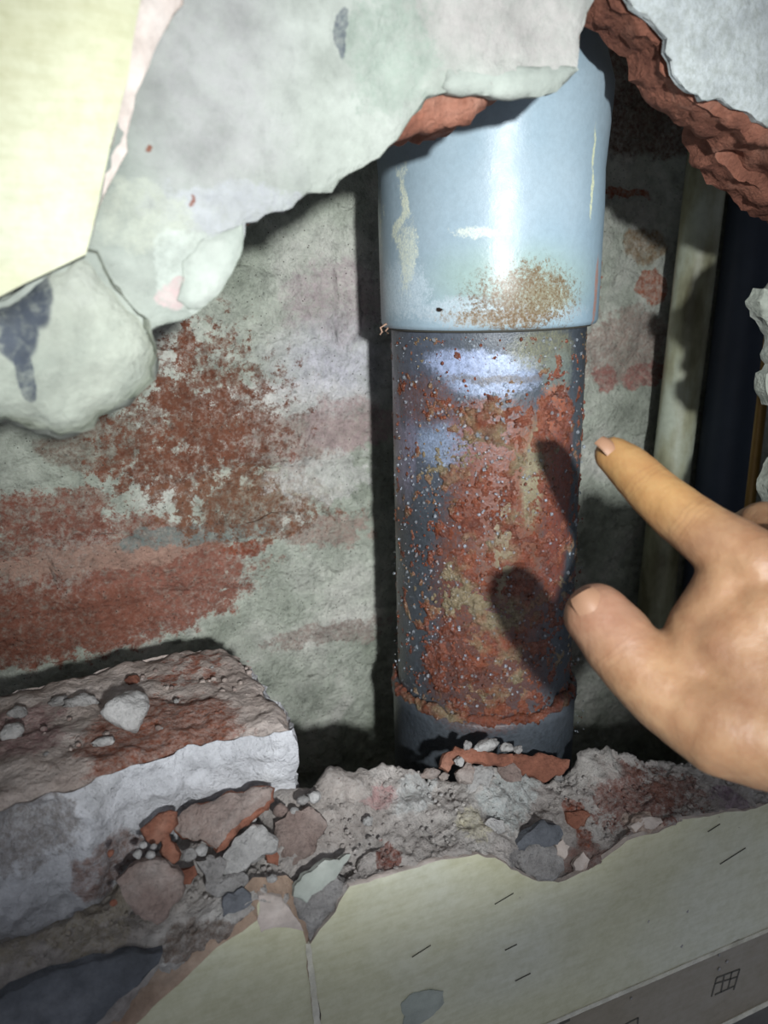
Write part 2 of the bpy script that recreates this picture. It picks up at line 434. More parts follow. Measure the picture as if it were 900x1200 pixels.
# ------------------------------------------------------------------ the big drain pipe: axis from two sightings
A1 = at(571.5, 385, .390); A2 = at(567.0, 700, .390)
ax = (A1-A2).normalized(); RP = .0545; RS = .0600
def cyl(px, py, R):
    d = ray(px, py).normalized(); o = -A1
    dp = d-ax*d.dot(ax); op = o-ax*o.dot(ax)
    a = dp.dot(dp); b = 2*dp.dot(op); c = op.dot(op)-R*R; D = b*b-4*a*c
    if D < 0: t = -b/(2*a)
    else: t = (-b-math.sqrt(D))/(2*a)
    return d*t
def cp(px, py, rx, ry, col, soft=.4, bk=0., R=RP):
    c = cyl(px, py, R); z = c.dot(fw)/F
    return (c, (rx*z, .03, ry*z), col, soft, bk)
def zat(py, R=RP, px=571): return (cyl(px, py, R)-A1).dot(ax)

def pipe_mat(name, cols, patches, rough, bump, sp=.5, dirt=.3):
    s = NT(name); s.vec = s.pos
    c = s.ramp(s.noise(9, 4, .55), [(.3, cols[0]), (.5, cols[1]), (.7, cols[2])])
    wn = s.noise(70, 5, .6, col=True); wv = s.vm('SUBTRACT', wn, (.5, .5, .5)).outputs[0]
    ss = s.vm('SCALE', wv, None); ss.inputs['Scale'].default_value = .007
    wp = s.vm('ADD', s.pos, ss.outputs[0]).outputs[0]; brk = s.noise(420, 9, .85); brk2 = s.rng(s.noise(900, 4, .7), .35, .6, .3, 1)
    for ct, rr, colr, soft, bk in patches:
        ln = s.vm('LENGTH', s.vm('DIVIDE', s.vm('SUBTRACT', wp, ct).outputs[0], rr).outputs[0], None).outputs['Value']
        m = s.rng(ln, 1+soft, 1-soft, 0, 1, True)
        if bk > 0:
            bn = s.math('ADD', m, s.rng(brk, .3, .7, -bk, bk)); m = s.math('MULTIPLY', s.math('MULTIPLY', s.rng(bn, .3, .75), s.rng(m, 0, .3)), brk2)
        c = s.mix(m, c, lin(colr))
    c = s.mix(dirt, c, s.ramp(s.noise(300, 6, .75), [(.35, (120, 110, 96)), (.6, (255, 255, 255))]), 'MULTIPLY')
    s.L(c, s.b.inputs['Base Color'])
    s.L(s.rng(s.noise(50, 5), .3, .7, rough-.08, rough+.1), s.b.inputs['Roughness']); s.b.inputs['Specular IOR Level'].default_value = sp
    b = s.bump(s.noise(14, 2), .12, .004); b = s.bump(s.noise(260, 5, .7), bump, .0008, b)
    s.L(b, s.b.inputs['Normal']); return s.m
M['socket'] = pipe_mat('blue_grey_plastic', [(126, 148, 160), (138, 158, 168), (150, 166, 174)], [
    cp(600, 330, 110, 40, (138, 158, 152), .6, 0, RS), cp(560, 365, 130, 16, (172, 184, 190), .6, .5, RS), cp(470, 340, 20, 30, (176, 190, 196), .7, .6, RS),
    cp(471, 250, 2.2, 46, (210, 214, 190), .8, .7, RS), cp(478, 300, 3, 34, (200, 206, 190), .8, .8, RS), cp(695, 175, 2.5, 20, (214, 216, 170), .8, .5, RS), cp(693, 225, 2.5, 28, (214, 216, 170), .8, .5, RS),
    cp(625, 345, 46, 30, (130, 112, 78), .8, .85, RS), cp(590, 372, 60, 12, (128, 108, 80), .8, .9, RS), cp(560, 272, 20, 6, (196, 202, 190), .7, .85, RS),
    cp(517, 362, 3, 2, (40, 30, 24), .3, 0, RS), cp(698, 340, 5, 40, (170, 120, 100), .4, .2, RS),
cp(640, 352, 40, 16, (160, 166, 144), .8, .7, RS), cp(620, 350, 60, 34, (96, 76, 52), .9, 1.1, RS)], .36, .2, .38, .12)
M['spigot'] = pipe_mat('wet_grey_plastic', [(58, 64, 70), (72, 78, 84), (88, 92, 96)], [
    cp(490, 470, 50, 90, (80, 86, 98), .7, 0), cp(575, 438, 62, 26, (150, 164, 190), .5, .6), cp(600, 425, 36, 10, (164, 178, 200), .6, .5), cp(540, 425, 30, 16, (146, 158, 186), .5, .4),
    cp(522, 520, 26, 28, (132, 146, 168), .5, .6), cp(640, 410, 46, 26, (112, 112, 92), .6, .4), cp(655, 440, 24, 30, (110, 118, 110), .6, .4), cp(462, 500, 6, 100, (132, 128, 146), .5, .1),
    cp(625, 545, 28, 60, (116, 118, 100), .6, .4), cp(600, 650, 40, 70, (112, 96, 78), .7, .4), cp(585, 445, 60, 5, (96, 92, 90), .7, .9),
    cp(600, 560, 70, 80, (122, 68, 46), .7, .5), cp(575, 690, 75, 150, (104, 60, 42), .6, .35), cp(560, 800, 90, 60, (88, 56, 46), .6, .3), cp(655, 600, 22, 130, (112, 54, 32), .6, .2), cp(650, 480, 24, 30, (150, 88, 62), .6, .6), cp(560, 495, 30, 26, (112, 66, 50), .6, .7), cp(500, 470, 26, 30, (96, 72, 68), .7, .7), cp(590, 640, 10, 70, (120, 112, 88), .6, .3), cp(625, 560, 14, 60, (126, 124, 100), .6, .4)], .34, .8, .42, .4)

drain = empty('drain_pipe', A2 - ax*.22)
tag(drain, 'wide upright plastic drain pipe with blue-grey socket and muddy red-stained lower length', 'pipe')
q = Vector((0, 0, 1)).rotation_difference(ax); uX = q@Vector((1, 0, 0)); uY = q@Vector((0, 1, 0))
def rev(profile, n=128, wob=.0):
    V = []; Fc = []
    for i, (r, z) in enumerate(profile):
        for j in range(n):
            a = 2*math.pi*j/n; rr = r*(1+wob*noise.noise(Vector((math.cos(a)*2, math.sin(a)*2, z*30))))
            V.append(A1+ax*z+uX*(rr*math.cos(a))+uY*(rr*math.sin(a)))
    m = len(profile)
    for i in range(m-1):
        for j in range(n): k = (j+1) % n; Fc.append((i*n+j, i*n+k, (i+1)*n+k, (i+1)*n+j))
    return V, Fc
zs = zat(388, RS)      # lower rim of the upper socket
zl = zat(846, RP)      # upper rim of the lower socket
V, Fc = rev([(RS-.0055, zs+.06), (RS-.005, zs+.002), (RS-.0035, zs), (RS-.001, zs+.0003), (RS, zs+.0025), (RS+.0002, zs+.02), (RS+.0004, zs+.06), (RS-.0002, zs+.078), (RS+.001, zs+.095), (RS+.002, zs+.11), (RS+.0022, zs+.118), (RS, zs+.125), (RS-.003, zs+.135), (RS-.004, zs+.3)])
mk('socket', V, Fc, M['socket'], drain)
V, Fc = rev([(RP, zl-.03)]+[(RP, zl-.03+i*(zs+.08-zl)/30) for i in range(1, 31)])
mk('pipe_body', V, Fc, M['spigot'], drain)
V, Fc = rev([(RP-.001, zl+.001), (RP+.0030, zl+.001), (RP+.0045, zl-.001), (RP+.0045, zl-.006), (RP+.0035, zl-.010), (RP+.0035, zl-.15)], wob=.01)
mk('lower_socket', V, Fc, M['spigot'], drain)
V, Fc = rev([(RP-.0005, zs-.0012), (RP+.002, zs-.001), (RP+.0032, zs+.0002), (RP+.003, zs+.003), (RP, zs+.003)])
o = mk('seal_ring', V, Fc, M['dark_line'], drain); o['label'] = 'thin dark rubber lip under the socket rim'

# mud that sticks to the pipe: a relief that breaks through the plastic where the dirt is
def g(px, py, cx, cy, rx, ry): return math.exp(-(((px-cx)/rx)**2+((py-cy)/ry)**2))
def mudmask(px, py):
    m = 1.0*g(px, py, 605, 640, 72, 170)+.9*g(px, py, 560, 750, 65, 110)+.65*g(px, py, 556, 492, 15, 18)+.7*g(px, py, 655, 480, 22, 60)+.6*g(px, py, 530, 560, 30, 50)
    m += .6*g(px, py, 505, 455, 12, 12)+.35*g(px, py, 570, 450, 40, 8)+.5*g(px, py, 560, 850, 120, 26)+.5*g(px, py, 600, 500, 60, 30)+.35*g(px, py, 520, 690, 25, 120)+.45*g(px, py, 520, 480, 22, 16)
    m -= .7*g(px, py, 565, 440, 55, 18)+.7*g(px, py, 522, 518, 20, 22)+.45*g(px, py, 625, 545, 14, 60)+.35*g(px, py, 588, 640, 8, 60)+.4*g(px, py, 655, 550, 10, 50)
    return m
V = []; nT, nZ = 250, 300; zt, zb = zat(395), zl-.012
a0 = math.atan2((-A1).dot(uY), (-A1).dot(uX))
for i in range(nZ+1):
    z = zt+(zb-zt)*i/nZ
    for j in range(nT+1):
        a = a0-1.62+3.24*j/nT
        p = A1+ax*z+(uX*math.cos(a)+uY*math.sin(a))*RP
        px, py = proj(p); m = mudmask(px, py)
        m = min(m, 1.15)
        f1 = fbm(p, 110, 5, .6); f2 = fbm(p+Vector((4, 0, 0)), 330, 3, .7)
        f3 = fbm(p+Vector((9, 0, 0)), 210, 4, .6)
        h = (m-.86+1.25*f1+.75*f3)*.0016
        if h > 0: h = h*.8+.0009*max(0, f2+.1)*min(1, m)
        h = max(-.0008, min(h, .0042))
        if abs(j-0) < 3 or abs(j-nT) < 3 or i in (0, nZ): h = -.001
        V.append(A1+ax*z+(uX*math.cos(a)+uY*math.sin(a))*(RP+h))
W = nT+1
Fc = [(i*W+j, (i+1)*W+j, (i+1)*W+j+1, i*W+j+1) for i in range(nZ) for j in range(nT)]
s = NT('wet_red_mud'); s.vec = s.pos
c = s.ramp(s.noise(55, 6, .65), [(.3, (74, 38, 22)), (.5, (116, 60, 38)), (.72, (140, 86, 62))])
c = s.mix(s.rng(s.noise(28, 4), .52, .62), c, lin((124, 110, 84)))
c = s.mix(.4, c, s.ramp(s.noise(420, 5, .7), [(.3, (110, 110, 110)), (.6, (255, 255, 255))]), 'MULTIPLY')
s.L(c, s.b.inputs['Base Color']); s.L(s.rng(s.noise(140, 4), .35, .65, .10, .38), s.b.inputs['Roughness']); s.b.inputs['Specular IOR Level'].default_value = .8
s.L(s.bump(s.noise(380, 6, .7), 1.0, .0022, s.bump(s.vor(330), -.6, .0014)), s.b.inputs['Normal']); M['mud'] = s.m
o = mk('mud_crust', V, Fc, M['mud'], drain); o['label'] = 'wet rusty red mud crusted on the pipe'; o['kind'] = 'stuff'

# the mud collar on the lower socket
V = []; Fc = []; n = 260; m = 14
for i in range(n):
    a = a0-1.7+3.4*i/(n-1)
    for j in range(m):
        b = 2*math.pi*j/m
        p0 = A1+(uX*math.cos(a)+uY*math.sin(a))*RP
        f = .0026*(1+.55*fbm(p0, 60, 3, .8)); dz = .0035*fbm(p0, 30, 2)
        rr = RP+.002+f*math.cos(b)*.9; zz = zl+.001+dz+f*1.35*math.sin(b)
        p = A1+ax*zz+(uX*math.cos(a)+uY*math.sin(a))*(rr+.0016*fbm(A1+ax*zz+(uX*math.cos(a)+uY*math.sin(a))*RP, 150, 4, .7))
        V.append(p+Vector((0, 0, .0030*fbm(p, 130, 4, .7))))
for i in range(n-1):
    for j in range(m): k = (j+1) % m; Fc.append((i*m+j, (i+1)*m+j, (i+1)*m+k, i*m+k))
o = mk('mud_collar', V, Fc, M['mud'], drain); o['label'] = 'thick red mud built up around the lower joint'
# water beads and grit
s = NT('water_bead'); s.b.inputs['Base Color'].default_value = (.75, .8, .85, 1); s.b.inputs['Roughness'].default_value = .06; s.b.inputs['Transmission Weight'].default_value = .85; s.b.inputs['IOR'].default_value = 1.33; M['water'] = s.m
Vd, Fd, Vg, Fg = [], [], [], []
rd = random.Random(3); VI, FI = ICO[1]
for k in range(3600):
    px = rd.uniform(462, 684); py = rd.uniform(395, 860)
    m = mudmask(px, py)
    if px > 600 and rd.random() < .5: continue
    wgrit = rd.random() < (.55 if m > .35 else .35)
    if m < .15 and py > 400 and rd.random() < .35: continue
    if g(px, py, 575, 440, 60, 22) > .5 and rd.random() < .7: continue
    p = cyl(px, py, RP); r = (.00028+.0009*rd.random()**3)
    nrm = (p-A1); nrm = (nrm-ax*nrm.dot(ax)).normalized()
    if m > .5: p = p+nrm*(.0004+.0008*rd.random())
    VV, FF = (Vg, Fg) if wgrit else (Vd, Fd)
    b0 = len(VV)
    for v in VI: VV.append(p+Vector((v.x*r, v.y*r, v.z*r*rd.uniform(1, 1.25)))+nrm*r*.2)
    FF.extend([tuple(b0+i for i in f) for f in FI])
o = mk('water_droplets', Vd, Fd, M['water'], drain); tag(o, 'fine water beads on the plastic', kind='stuff')
o = mk('mud_grit', Vg, Fg, M['mud'], drain); tag(o, 'small crumbs of red mud', kind='stuff')
# a lump of mud high on the pipe
cc = cyl(556, 487, RP)
V = []; Fc = []
for k, (px, py, r) in enumerate([(553, 484, .0032), (562, 491, .0026), (568, 497, .0024), (548, 480, .0018), (575, 512, .0018), (505, 452, .0016), (511, 457, .0012)]):
    a, b = rock_geo(cyl(px, py, RP), (r, r*.7, r), 40+k, sub=2); b0 = len(V); V += a; Fc += [tuple(b0+i for i in f) for f in b]
o = mk('mud_lump', V, Fc, M['mud'], drain); o['label'] = 'glossy raised clots of red mud below the socket'; 
def tube(pts, r, n=8, taper=None):
    V = []; Fc = []
    for i, p in enumerate(pts):
        t = (pts[min(i+1, len(pts)-1)]-pts[max(i-1, 0)]).normalized(); a = t.orthogonal().normalized(); b = t.cross(a)
        rr = r if taper is None else r*taper[i]
        for j in range(n):
            th = 2*math.pi*j/n; V.append(p+a*(rr*math.cos(th))+b*(rr*math.sin(th)))
    for i in range(len(pts)-1):
        for j in range(n): k = (j+1) % n; Fc.append((i*n+j, i*n+k, (i+1)*n+k, (i+1)*n+j))
    Fc.append(tuple(range(n))[::-1]); Fc.append(tuple((len(pts)-1)*n+j for j in range(n)))
    return V, Fc
zf = cyl(462, 382, RP).y
V, Fc = tube([at(*p, zf-.003) for p in ((456, 378), (450, 381), (446, 384), (448, 389), (445, 392))], .0006, 6)
V2, F2 = tube([at(*p, zf-.003) for p in ((455, 384), (452, 388), (455, 391))], .0005, 6); b0 = len(V); V += V2; Fc += [tuple(b0+i for i in f) for f in F2]
o = mk('fibre_wisp', V, Fc, M['fibre'], drain); o['label'] = 'wisp of dirty fibre caught at the joint'

# ------------------------------------------------------------------ the other pipes
def straight(name, a, b, r, mat, label, cat, wall=.0018, n=48):
    d = (b-a).normalized(); u = d.orthogonal().normalized(); v = d.cross(u)
    V = []; prof = [(r, 0), (r, (b-a).length), (r-wall, (b-a).length), (r-wall, 0)]
    prof = [(r, (b-a).length*i/40) for i in range(41)]+prof[2:]
    for rr, z in prof:
        for j in range(n):
            t = 2*math.pi*j/n; V.append(a+d*z+u*(rr*math.cos(t))+v*(rr*math.sin(t)))
    Fc = []; m = len(prof)
    for i in range(m):
        for j in range(n): k = (j+1) % n; i2 = (i+1) % m; Fc.append((i*n+j, i2*n+j, i2*n+k, i*n+k))
    return tag(mk(name, V, Fc, mat), label, cat)
def ext(a, b, u, v): return a+(b-a)*(-u), b+(b-a)*v
s = NT('stained_cream_plastic'); s.vec = s.pos
mp = s.n('ShaderNodeMapping'); mp.inputs['Scale'].default_value = (1, 1, .35); s.L(s.pos, mp.inputs[0])
nn = s.noise(34, 4, .55, vec=mp.outputs[0])
c = s.ramp(nn, [(.36, (104, 100, 74)), (.5, (150, 150, 124)), (.64, (178, 184, 166))])
s.L(s.mix(.2, c, s.ramp(s.noise(160, 4), [(.3, (140, 130, 110)), (.6, (255, 255, 255))]), 'MULTIPLY'), s.b.inputs['Base Color']); s.b.inputs['Roughness'].default_value = .5
M['beige'] = s.m
a, b = ext(at(833, 160, .455), at(788, 540, .455), .6, .8)
straight('water_pipe', a, b, .0142, M['beige'], 'narrow cream plastic pipe with brown stains, right of the wide drain pipe', 'pipe')
a, b = ext(at(888, 260, .464), at(849, 560, .464), .9, 1.2)
straight('vent_pipe', a, b, .0225, M['darkpipe'], 'dark slate-coloured pipe standing in shadow behind the cream pipe', 'pipe')
a, b = ext(at(893, 470, .385), at(879, 590, .385), 2.0, 2.2)
straight('gas_tube', a, b, .0036, M['brass'], 'thin dull brass tube at the right edge, above the hand', 'tube', wall=.0008, n=20)

# ------------------------------------------------------------------ back wall of the shaft: mortar and bricks
def sheet(x0, x1, z0, z1, d, f):
    nx = int((x1-x0)/d); nz = int((z1-z0)/d); V = []
    for i in range(nz+1):
        for j in range(nx+1):
            x = x0+(x1-x0)*j/nx; z = z0+(z1-z0)*i/nz; V.append(Vector((x, f(x, z), z)))
    W = nx+1
    return V, [(i*W+j, i*W+j+1, (i+1)*W+j+1, (i+1)*W+j) for i in range(nz) for j in range(nx)]
BX0, BX1, BZ0, BZ1 = -.42, .78, -.52, .40
def bwf(x, z):
    p = Vector((x, 0, z)); return YB+.0022 - .0030*fbm(p, 26, 6, .8) - .0012*fbm(p, 9, 2) - .0012*fbm(p, 120, 4, .5)
V, Fc = sheet(BX0, BX1, BZ0, BZ1, .0028, bwf)
b0 = len(V)
for x, z in ((BX0, BZ0), (BX1, BZ0), (BX1, BZ1), (BX0, BZ1)):
    V.append(Vector((x, YB+.06, z)))
Fc.append((b0, b0+3, b0+2, b0+1))
wb = mk('wall_back', V, Fc, M['back'], origin=(0, 0, 0)); wb['kind'] = 'structure'
wb['label'] = 'back wall of the shaft, brickwork smeared with grey cement and red dust'
rd = random.Random(11); k = 0
for r_ in range(-6, 5):
    zc = -.008+.0805*r_
    for c_ in range(-3, 5):
        x0 = -.02+.205*c_+(.10 if r_ % 2 else 0); 
        if x0 < BX0 or x0+.19 > BX1 or zc-.03 < BZ0 or zc+.03 > BZ1: continue
        y = YB+.0005+rd.uniform(-.0008, .0018)
        P = [Vector((x0+.006, y, zc-.025)), Vector((x0+.196, y, zc-.025)), Vector((x0+.196, y, zc+.023)), Vector((x0+.006, y, zc+.023))]
        slab('brick', None, M['back'], wb, pts3=P, th=.012, d=.0045, jit=.003, js=50, amp=.0032, ns=30, rnd=.006, rdep=.003, rings=2, seed=k+30); k += 1
def boxv(x0, x1, y0, y1, z0, z1):
    V = [Vector((x, y, z)) for x in (x0, x1) for y in (y0, y1) for z in (z0, z1)]
    return V, [(0, 1, 3, 2), (4, 6, 7, 5), (0, 4, 5, 1), (2, 3, 7, 6), (0, 2, 6, 4), (1, 5, 7, 3)]
for nm, bx in (('wall_left', (-.44, -.42, .28, .55, -.54, .42)), ('wall_right', (.78, .80, .28, .55, -.54, .42)), ('shaft_cap_top', (-.44, .80, .28, .55, .40, .42)), ('shaft_cap_base', (-.44, .80, .28, .55, -.54, -.52))):
    V, Fc = boxv(*bx); o = mk(nm, V, Fc, M['back'], smooth=False, origin=(0, 0, 0)); tag(o, kind='structure')  # unseen walls and caps closing the shaft, added against stray light

# ------------------------------------------------------------------ front wall, upper part
def crescent(p, dist):
    px, py = proj(p); h = 0
    h += -.0030*g(px, py, 402, 38, 9, 34)+.0022*g(px, py, 425, 40, 22, 40)       # small knocked-out crescent
    h += .0022*g(px, py, 250, 320, 30, 45)
    if 525 < px < 690 and 79 < py < 120: h += .0022
    if py < 78 and px > 500: h += .0004
    return h
def off3(px, py): return at(px, py, YM)
UP = [(-900, -300), (1250, -300), (1250, 330), (1000, 215), (950, 178), (900, 150), (870, 128), (855, 118), (840, 115), (824, 119), (812, 106), (800, 95), (790, 70), (783, 45), (765, 28), (745, 5), (728, -15), (712, -35), (703, -30), (697, 5), (690, 30), (678, 58), (672, 78), (660, 90), (650, 104), (632, 111), (600, 112), (560, 108), (527, 106), (505, 118), (484, 135), (475, 152), (458, 172), (447, 186), (425, 192), (408, 200), (385, 215), (350, 233), (312, 252), (290, 262), (284, 285), (276, 318), (262, 342), (240, 362), (212, 374), (182, 380), (150, 400), (60, 430), (-80, 480), (-190, 600), (-235, 800), (-262, 1000), (-290, 1330), (-900, 1900)]
wf = slab('wall_front', UP, M['plaster'], None, p0=Vector((0, YM, 0)), th=.0036, d=.0032, jit=.0022, js=70, amp=.0011, ns=35, rnd=.003, rdep=.0016, rings=4, rough=.0012, seed=1, disp=crescent, origin=(0, 0, 0))
tag(wf, 'broken front wall of grey-green render around the hole, above the pipe', kind='structure')
# brick body behind the render, upper left and right of the hole
BRK = [
 ([(-900, -300), (700, -300), (690, 30), (662, 78), (640, 92), (612, 98), (585, 98), (578, 108), (573, 126), (558, 142), (532, 146), (512, 148), (490, 155), (468, 163), (448, 172), (420, 182), (392, 200), (350, 224), (318, 240), (300, 250), (150, 300), (-200, 400), (-320, 600), (-380, 1000), (-420, 1330), (-900, 1900)], .2828, .036, 'red', 'terracotta brick broken open above the drain pipe', .0020),
 ([(1250, -300), (1250, 350), (1000, 240), (935, 195), (905, 172), (885, 160), (868, 150), (850, 135), (836, 128), (822, 124), (808, 112), (797, 98), (786, 74), (778, 50), (758, 32), (738, 10), (722, -8), (706, -25), (700, -300)], .2824, .023, 'red', 'terracotta brick edge right of the hole, lit orange', .0026),
 ([(1250, 100), (1250, 420), (1010, 300), (950, 262), (915, 238), (895, 222), (878, 212), (862, 200), (850, 186), (842, 165), (838, 130), (880, 60), (1000, 40)], .3045, .020, 'red', 'second terracotta layer under the upper right edge', .0020),
]
for i, (ol, y, th, mt, lb, am) in enumerate(BRK):
    o = slab('brick', ol, M[mt], wf, p0=Vector((0, y, 0)), th=th, d=.0030, jit=.0028, js=75, amp=am, ns=60, rnd=.005, rdep=.003, rings=7, rough=.0019, seed=60+i, flare=.001, hn=.7)
    o['label'] = lb
# cream moulded strip under the render
o = slab('plaster_strip', [(528, 80), (600, 77), (678, 76), (682, 80), (668, 95), (655, 106), (638, 112), (600, 113), (560, 110), (530, 108), (522, 100)], M['smoothchip'], wf, p0=Vector((0, YM-.0030, 0)), th=.006, d=.002, jit=.0006, js=120, amp=.0003, rnd=.0025, rdep=.0018, rings=2, rough=.0006, seed=9)
o['label'] = 'cream rounded strip along the broken lower lip of the render'
# a flake of render, smooth, above the red stains
o = slab('render_flake', [(218, 300), (232, 282), (262, 270), (286, 262), (282, 290), (276, 315), (262, 340), (242, 358), (222, 364), (208, 352), (214, 330)], M['smoothchip'], wf, p0=Vector((0, YM-.0025, 0)), th=.005, d=.002, jit=.0014, js=100, amp=.0006, rnd=.003, rdep=.0022, rings=3, seed=12)
o['label'] = 'smooth pale green flake of render at the edge of the hole'
# the tile at upper left
o = slab('tile', [(-900, -300), (215, -300), (190, -120), (166, 0), (150, 90), (125, 195), (100, 297), (60, 318), (0, 348), (-120, 400), (-330, 480), (-900, 700)], M['uppertile'], wf, p0=Vector((0, YF, 0)), th=.0085, d=.006, jit=.0005, js=40, amp=.0002, ns=15, rnd=.0020, rdep=.0012, rings=2, rough=.0004, seed=14, flare=0, edge_mat=M['smoothchip'])
o['label'] = 'blurred yellow-cream wall tile at the upper left'
# the strip of bare tile adhesive beside the tile
o = slab('adhesive_strip', [(166, -200), (225, -200), (212, 0), (190, 45), (160, 110), (140, 190), (118, 250), (104, 296), (98, 290), (140, 150)], M['whitebisque'], wf, p0=Vector((0, YF+.0062, 0)), th=.004, d=.004, jit=.0015, js=60, amp=.0006, rnd=.004, rdep=.0025, rings=2, seed=15)
o['label'] = 'pinkish bare adhesive strip beside the upper tile'
# the mortar lump hanging at left
def lumpd(p, dist):
    return .0045*min(1, (dist/.02))**.5 - .0045
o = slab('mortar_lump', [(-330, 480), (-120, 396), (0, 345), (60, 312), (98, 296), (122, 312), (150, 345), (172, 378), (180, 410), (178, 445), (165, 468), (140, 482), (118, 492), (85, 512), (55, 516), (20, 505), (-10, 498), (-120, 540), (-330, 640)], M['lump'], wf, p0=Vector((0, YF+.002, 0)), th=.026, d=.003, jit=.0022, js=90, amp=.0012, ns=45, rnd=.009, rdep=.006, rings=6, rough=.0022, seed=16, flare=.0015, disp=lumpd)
o['label'] = 'rounded pale mortar lump at the left edge with a dark grey stripe'

# ------------------------------------------------------------------ front wall, right of the hole
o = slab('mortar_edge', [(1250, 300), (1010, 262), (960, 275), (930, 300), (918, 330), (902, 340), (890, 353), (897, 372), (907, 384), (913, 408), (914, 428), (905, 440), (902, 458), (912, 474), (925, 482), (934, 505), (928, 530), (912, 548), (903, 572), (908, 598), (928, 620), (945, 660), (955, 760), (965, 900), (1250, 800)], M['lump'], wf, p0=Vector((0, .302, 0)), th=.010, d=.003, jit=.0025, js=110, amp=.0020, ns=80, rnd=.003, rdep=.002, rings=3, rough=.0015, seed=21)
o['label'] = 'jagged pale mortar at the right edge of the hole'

# ------------------------------------------------------------------ front wall, lower part
Afr = [(-330, 1330), (-150, 1232), (0, 1168), (100, 1142), (190, 1117), (222, 1100), (267, 1067), (300, 1052), (332, 1056), (352, 1082), (362, 1106), (385, 1074), (410, 1036), (430, 1030), (470, 1018), (520, 1004), (560, 998), (580, 1002), (600, 1014), (625, 1027), (655, 1030), (690, 1016), (710, 1002), (735, 981), (765, 973), (800, 958), (850, 948), (880, 946), (930, 924), (1000, 890), (1250, 775)]
Bmd = [(-330, 1210), (-150, 1158), (0, 1112), (100, 1076), (200, 1036), (300, 1000), (345, 985), (380, 975), (410, 970), (470, 960), (520, 952), (580, 950), (625, 960), (680, 945), (740, 928), (800, 915), (850, 910), (930, 890), (1250, 775)]
Cbk = [(-330, 1190), (-150, 1134), (0, 1088), (100, 1052), (190, 992), (300, 945), (345, 925), (362, 921), (385, 911), (410, 903), (440, 899), (470, 898), (485, 901), (500, 912), (528, 918), (552, 906), (575, 896), (600, 905), (640, 917), (662, 910), (676, 892), (690, 880), (715, 878), (745, 888), (780, 896), (830, 890), (900, 870), (1250, 760)]
def down(c, dz, dy=0): return [p+Vector((0, dy, -dz)) for p in c]
cA = [at(x, y, YF+.0022) for x, y in Afr]; cB = [at(x, y, .294) for x, y in Bmd]; cC = [at(x, y, .316) for x, y in Cbk]
cM = [at(x, y-4, YF+.0042) for x, y in Afr]
def ledged(p):
    return .0026*abs(fbm(p+Vector((7, 0, 0)), 55, 4, .5))-.0008
led = loft('mortar_bed', [down(cA, .05, .004), down(cA, .004, .001), cA, cM, cB, cC, down(cC, .02, .006), down(cC, .14, .010)], M['ledge'], wf, nu=640, nv=.0018, amp=.0036, ns=70, seed=2, disp=ledged)
led['label'] = 'rough mortar and brick bed along the bottom of the hole'
# solid brickwork body below
V, Fc = boxv(-.42, .78, YF+.0085, .312, -.54, -.300)
o = mk('masonry_core', V, Fc, M['ledge'], wf, smooth=False)

bl = lambda x: 1200-(x-640)*112/260      # grout line above the border tile, in the photo's perspective
MT = [(362, 1112), (374, 1090), (386, 1078), (410, 1040), (432, 1033), (470, 1022), (520, 1008), (560, 1002), (580, 1006), (600, 1018), (625, 1031), (655, 1034), (690, 1020), (710, 1006), (735, 985), (765, 977), (800, 962), (850, 952), (880, 950), (930, 928), (1000, 894), (1250, 780), (1250, bl(1250)), (1050, bl(1050)), (640, bl(640)), (400, bl(400)), (395, bl(395))]
o = slab('tile', MT, M['tile'], wf, p0=Vector((0, YF, 0)), th=.0030, d=.004, jit=.0010, js=120, amp=.0001, ns=10, rnd=.0007, rdep=.0003, rings=2, rough=.0008, seed=31, edge_mat=M['whitebisque'])
o['label'] = 'large cream glazed tile with a ragged broken top, below the pipe'
LT = [(20, 1330), (160, 1200), (209, 1155), (253, 1111), (284, 1092), (303, 1078), (300, 1062), (306, 1052), (329, 1056), (353, 1087), (358, 1108), (363, 1150), (369, 1200), (388, bl(388)), (100, bl(100))]
o = slab('tile', LT, M['tile'], wf, p0=Vector((0, YF, 0)), th=.0075, d=.004, jit=.0006, js=110, amp=.0001, ns=10, rnd=.0007, rdep=.0003, rings=4, rough=.0010, seed=32, flare=.008, edge_mat=M['bisque'])
o['label'] = 'smaller cream tile piece at the lower left with a slanting broken edge'
o = slab('chipped_corner', [(303, 1050), (330, 1054), (352, 1084), (356, 1092), (340, 1088), (322, 1087), (306, 1094), (302, 1078), (305, 1066)], M['whitebisque'], wf, p0=Vector((0, YF-.0006, 0)), th=.003, d=.002, jit=.0006, js=140, amp=.0003, rnd=.0015, rdep=.0006, rings=2, seed=33)
o['label'] = 'pale bare corner of the tile where the glaze chipped off'
o = slab('grout_joint', [(358, 1106), (364, 1106), (376, 1200), (396, 1310), (387, 1310), (368, 1200)], M['grout'], wf, p0=Vector((0, YF-.0001, 0)), th=.004, d=.002, jit=.0003, js=200, amp=.0002, rnd=0, rings=2, seed=34)
o['label'] = 'pale upright grout joint between the two lower tiles'
o = slab('grout_joint', [(100, bl(100)), (640, bl(640)), (900, bl(900)), (1250, bl(1250)), (1250, bl(1250)+5), (900, bl(900)+4.5), (640, bl(640)+5), (100, bl(100)+7)], M['grout'], wf, p0=Vector((0, YF-.0003, 0)), th=.006, d=.003, jit=.0001, js=100, amp=.0001, rnd=0, rings=2, seed=35)
o['label'] = 'thin pale slanting joint above the border tile'
b2 = lambda x: 1173-(x-900)*.50
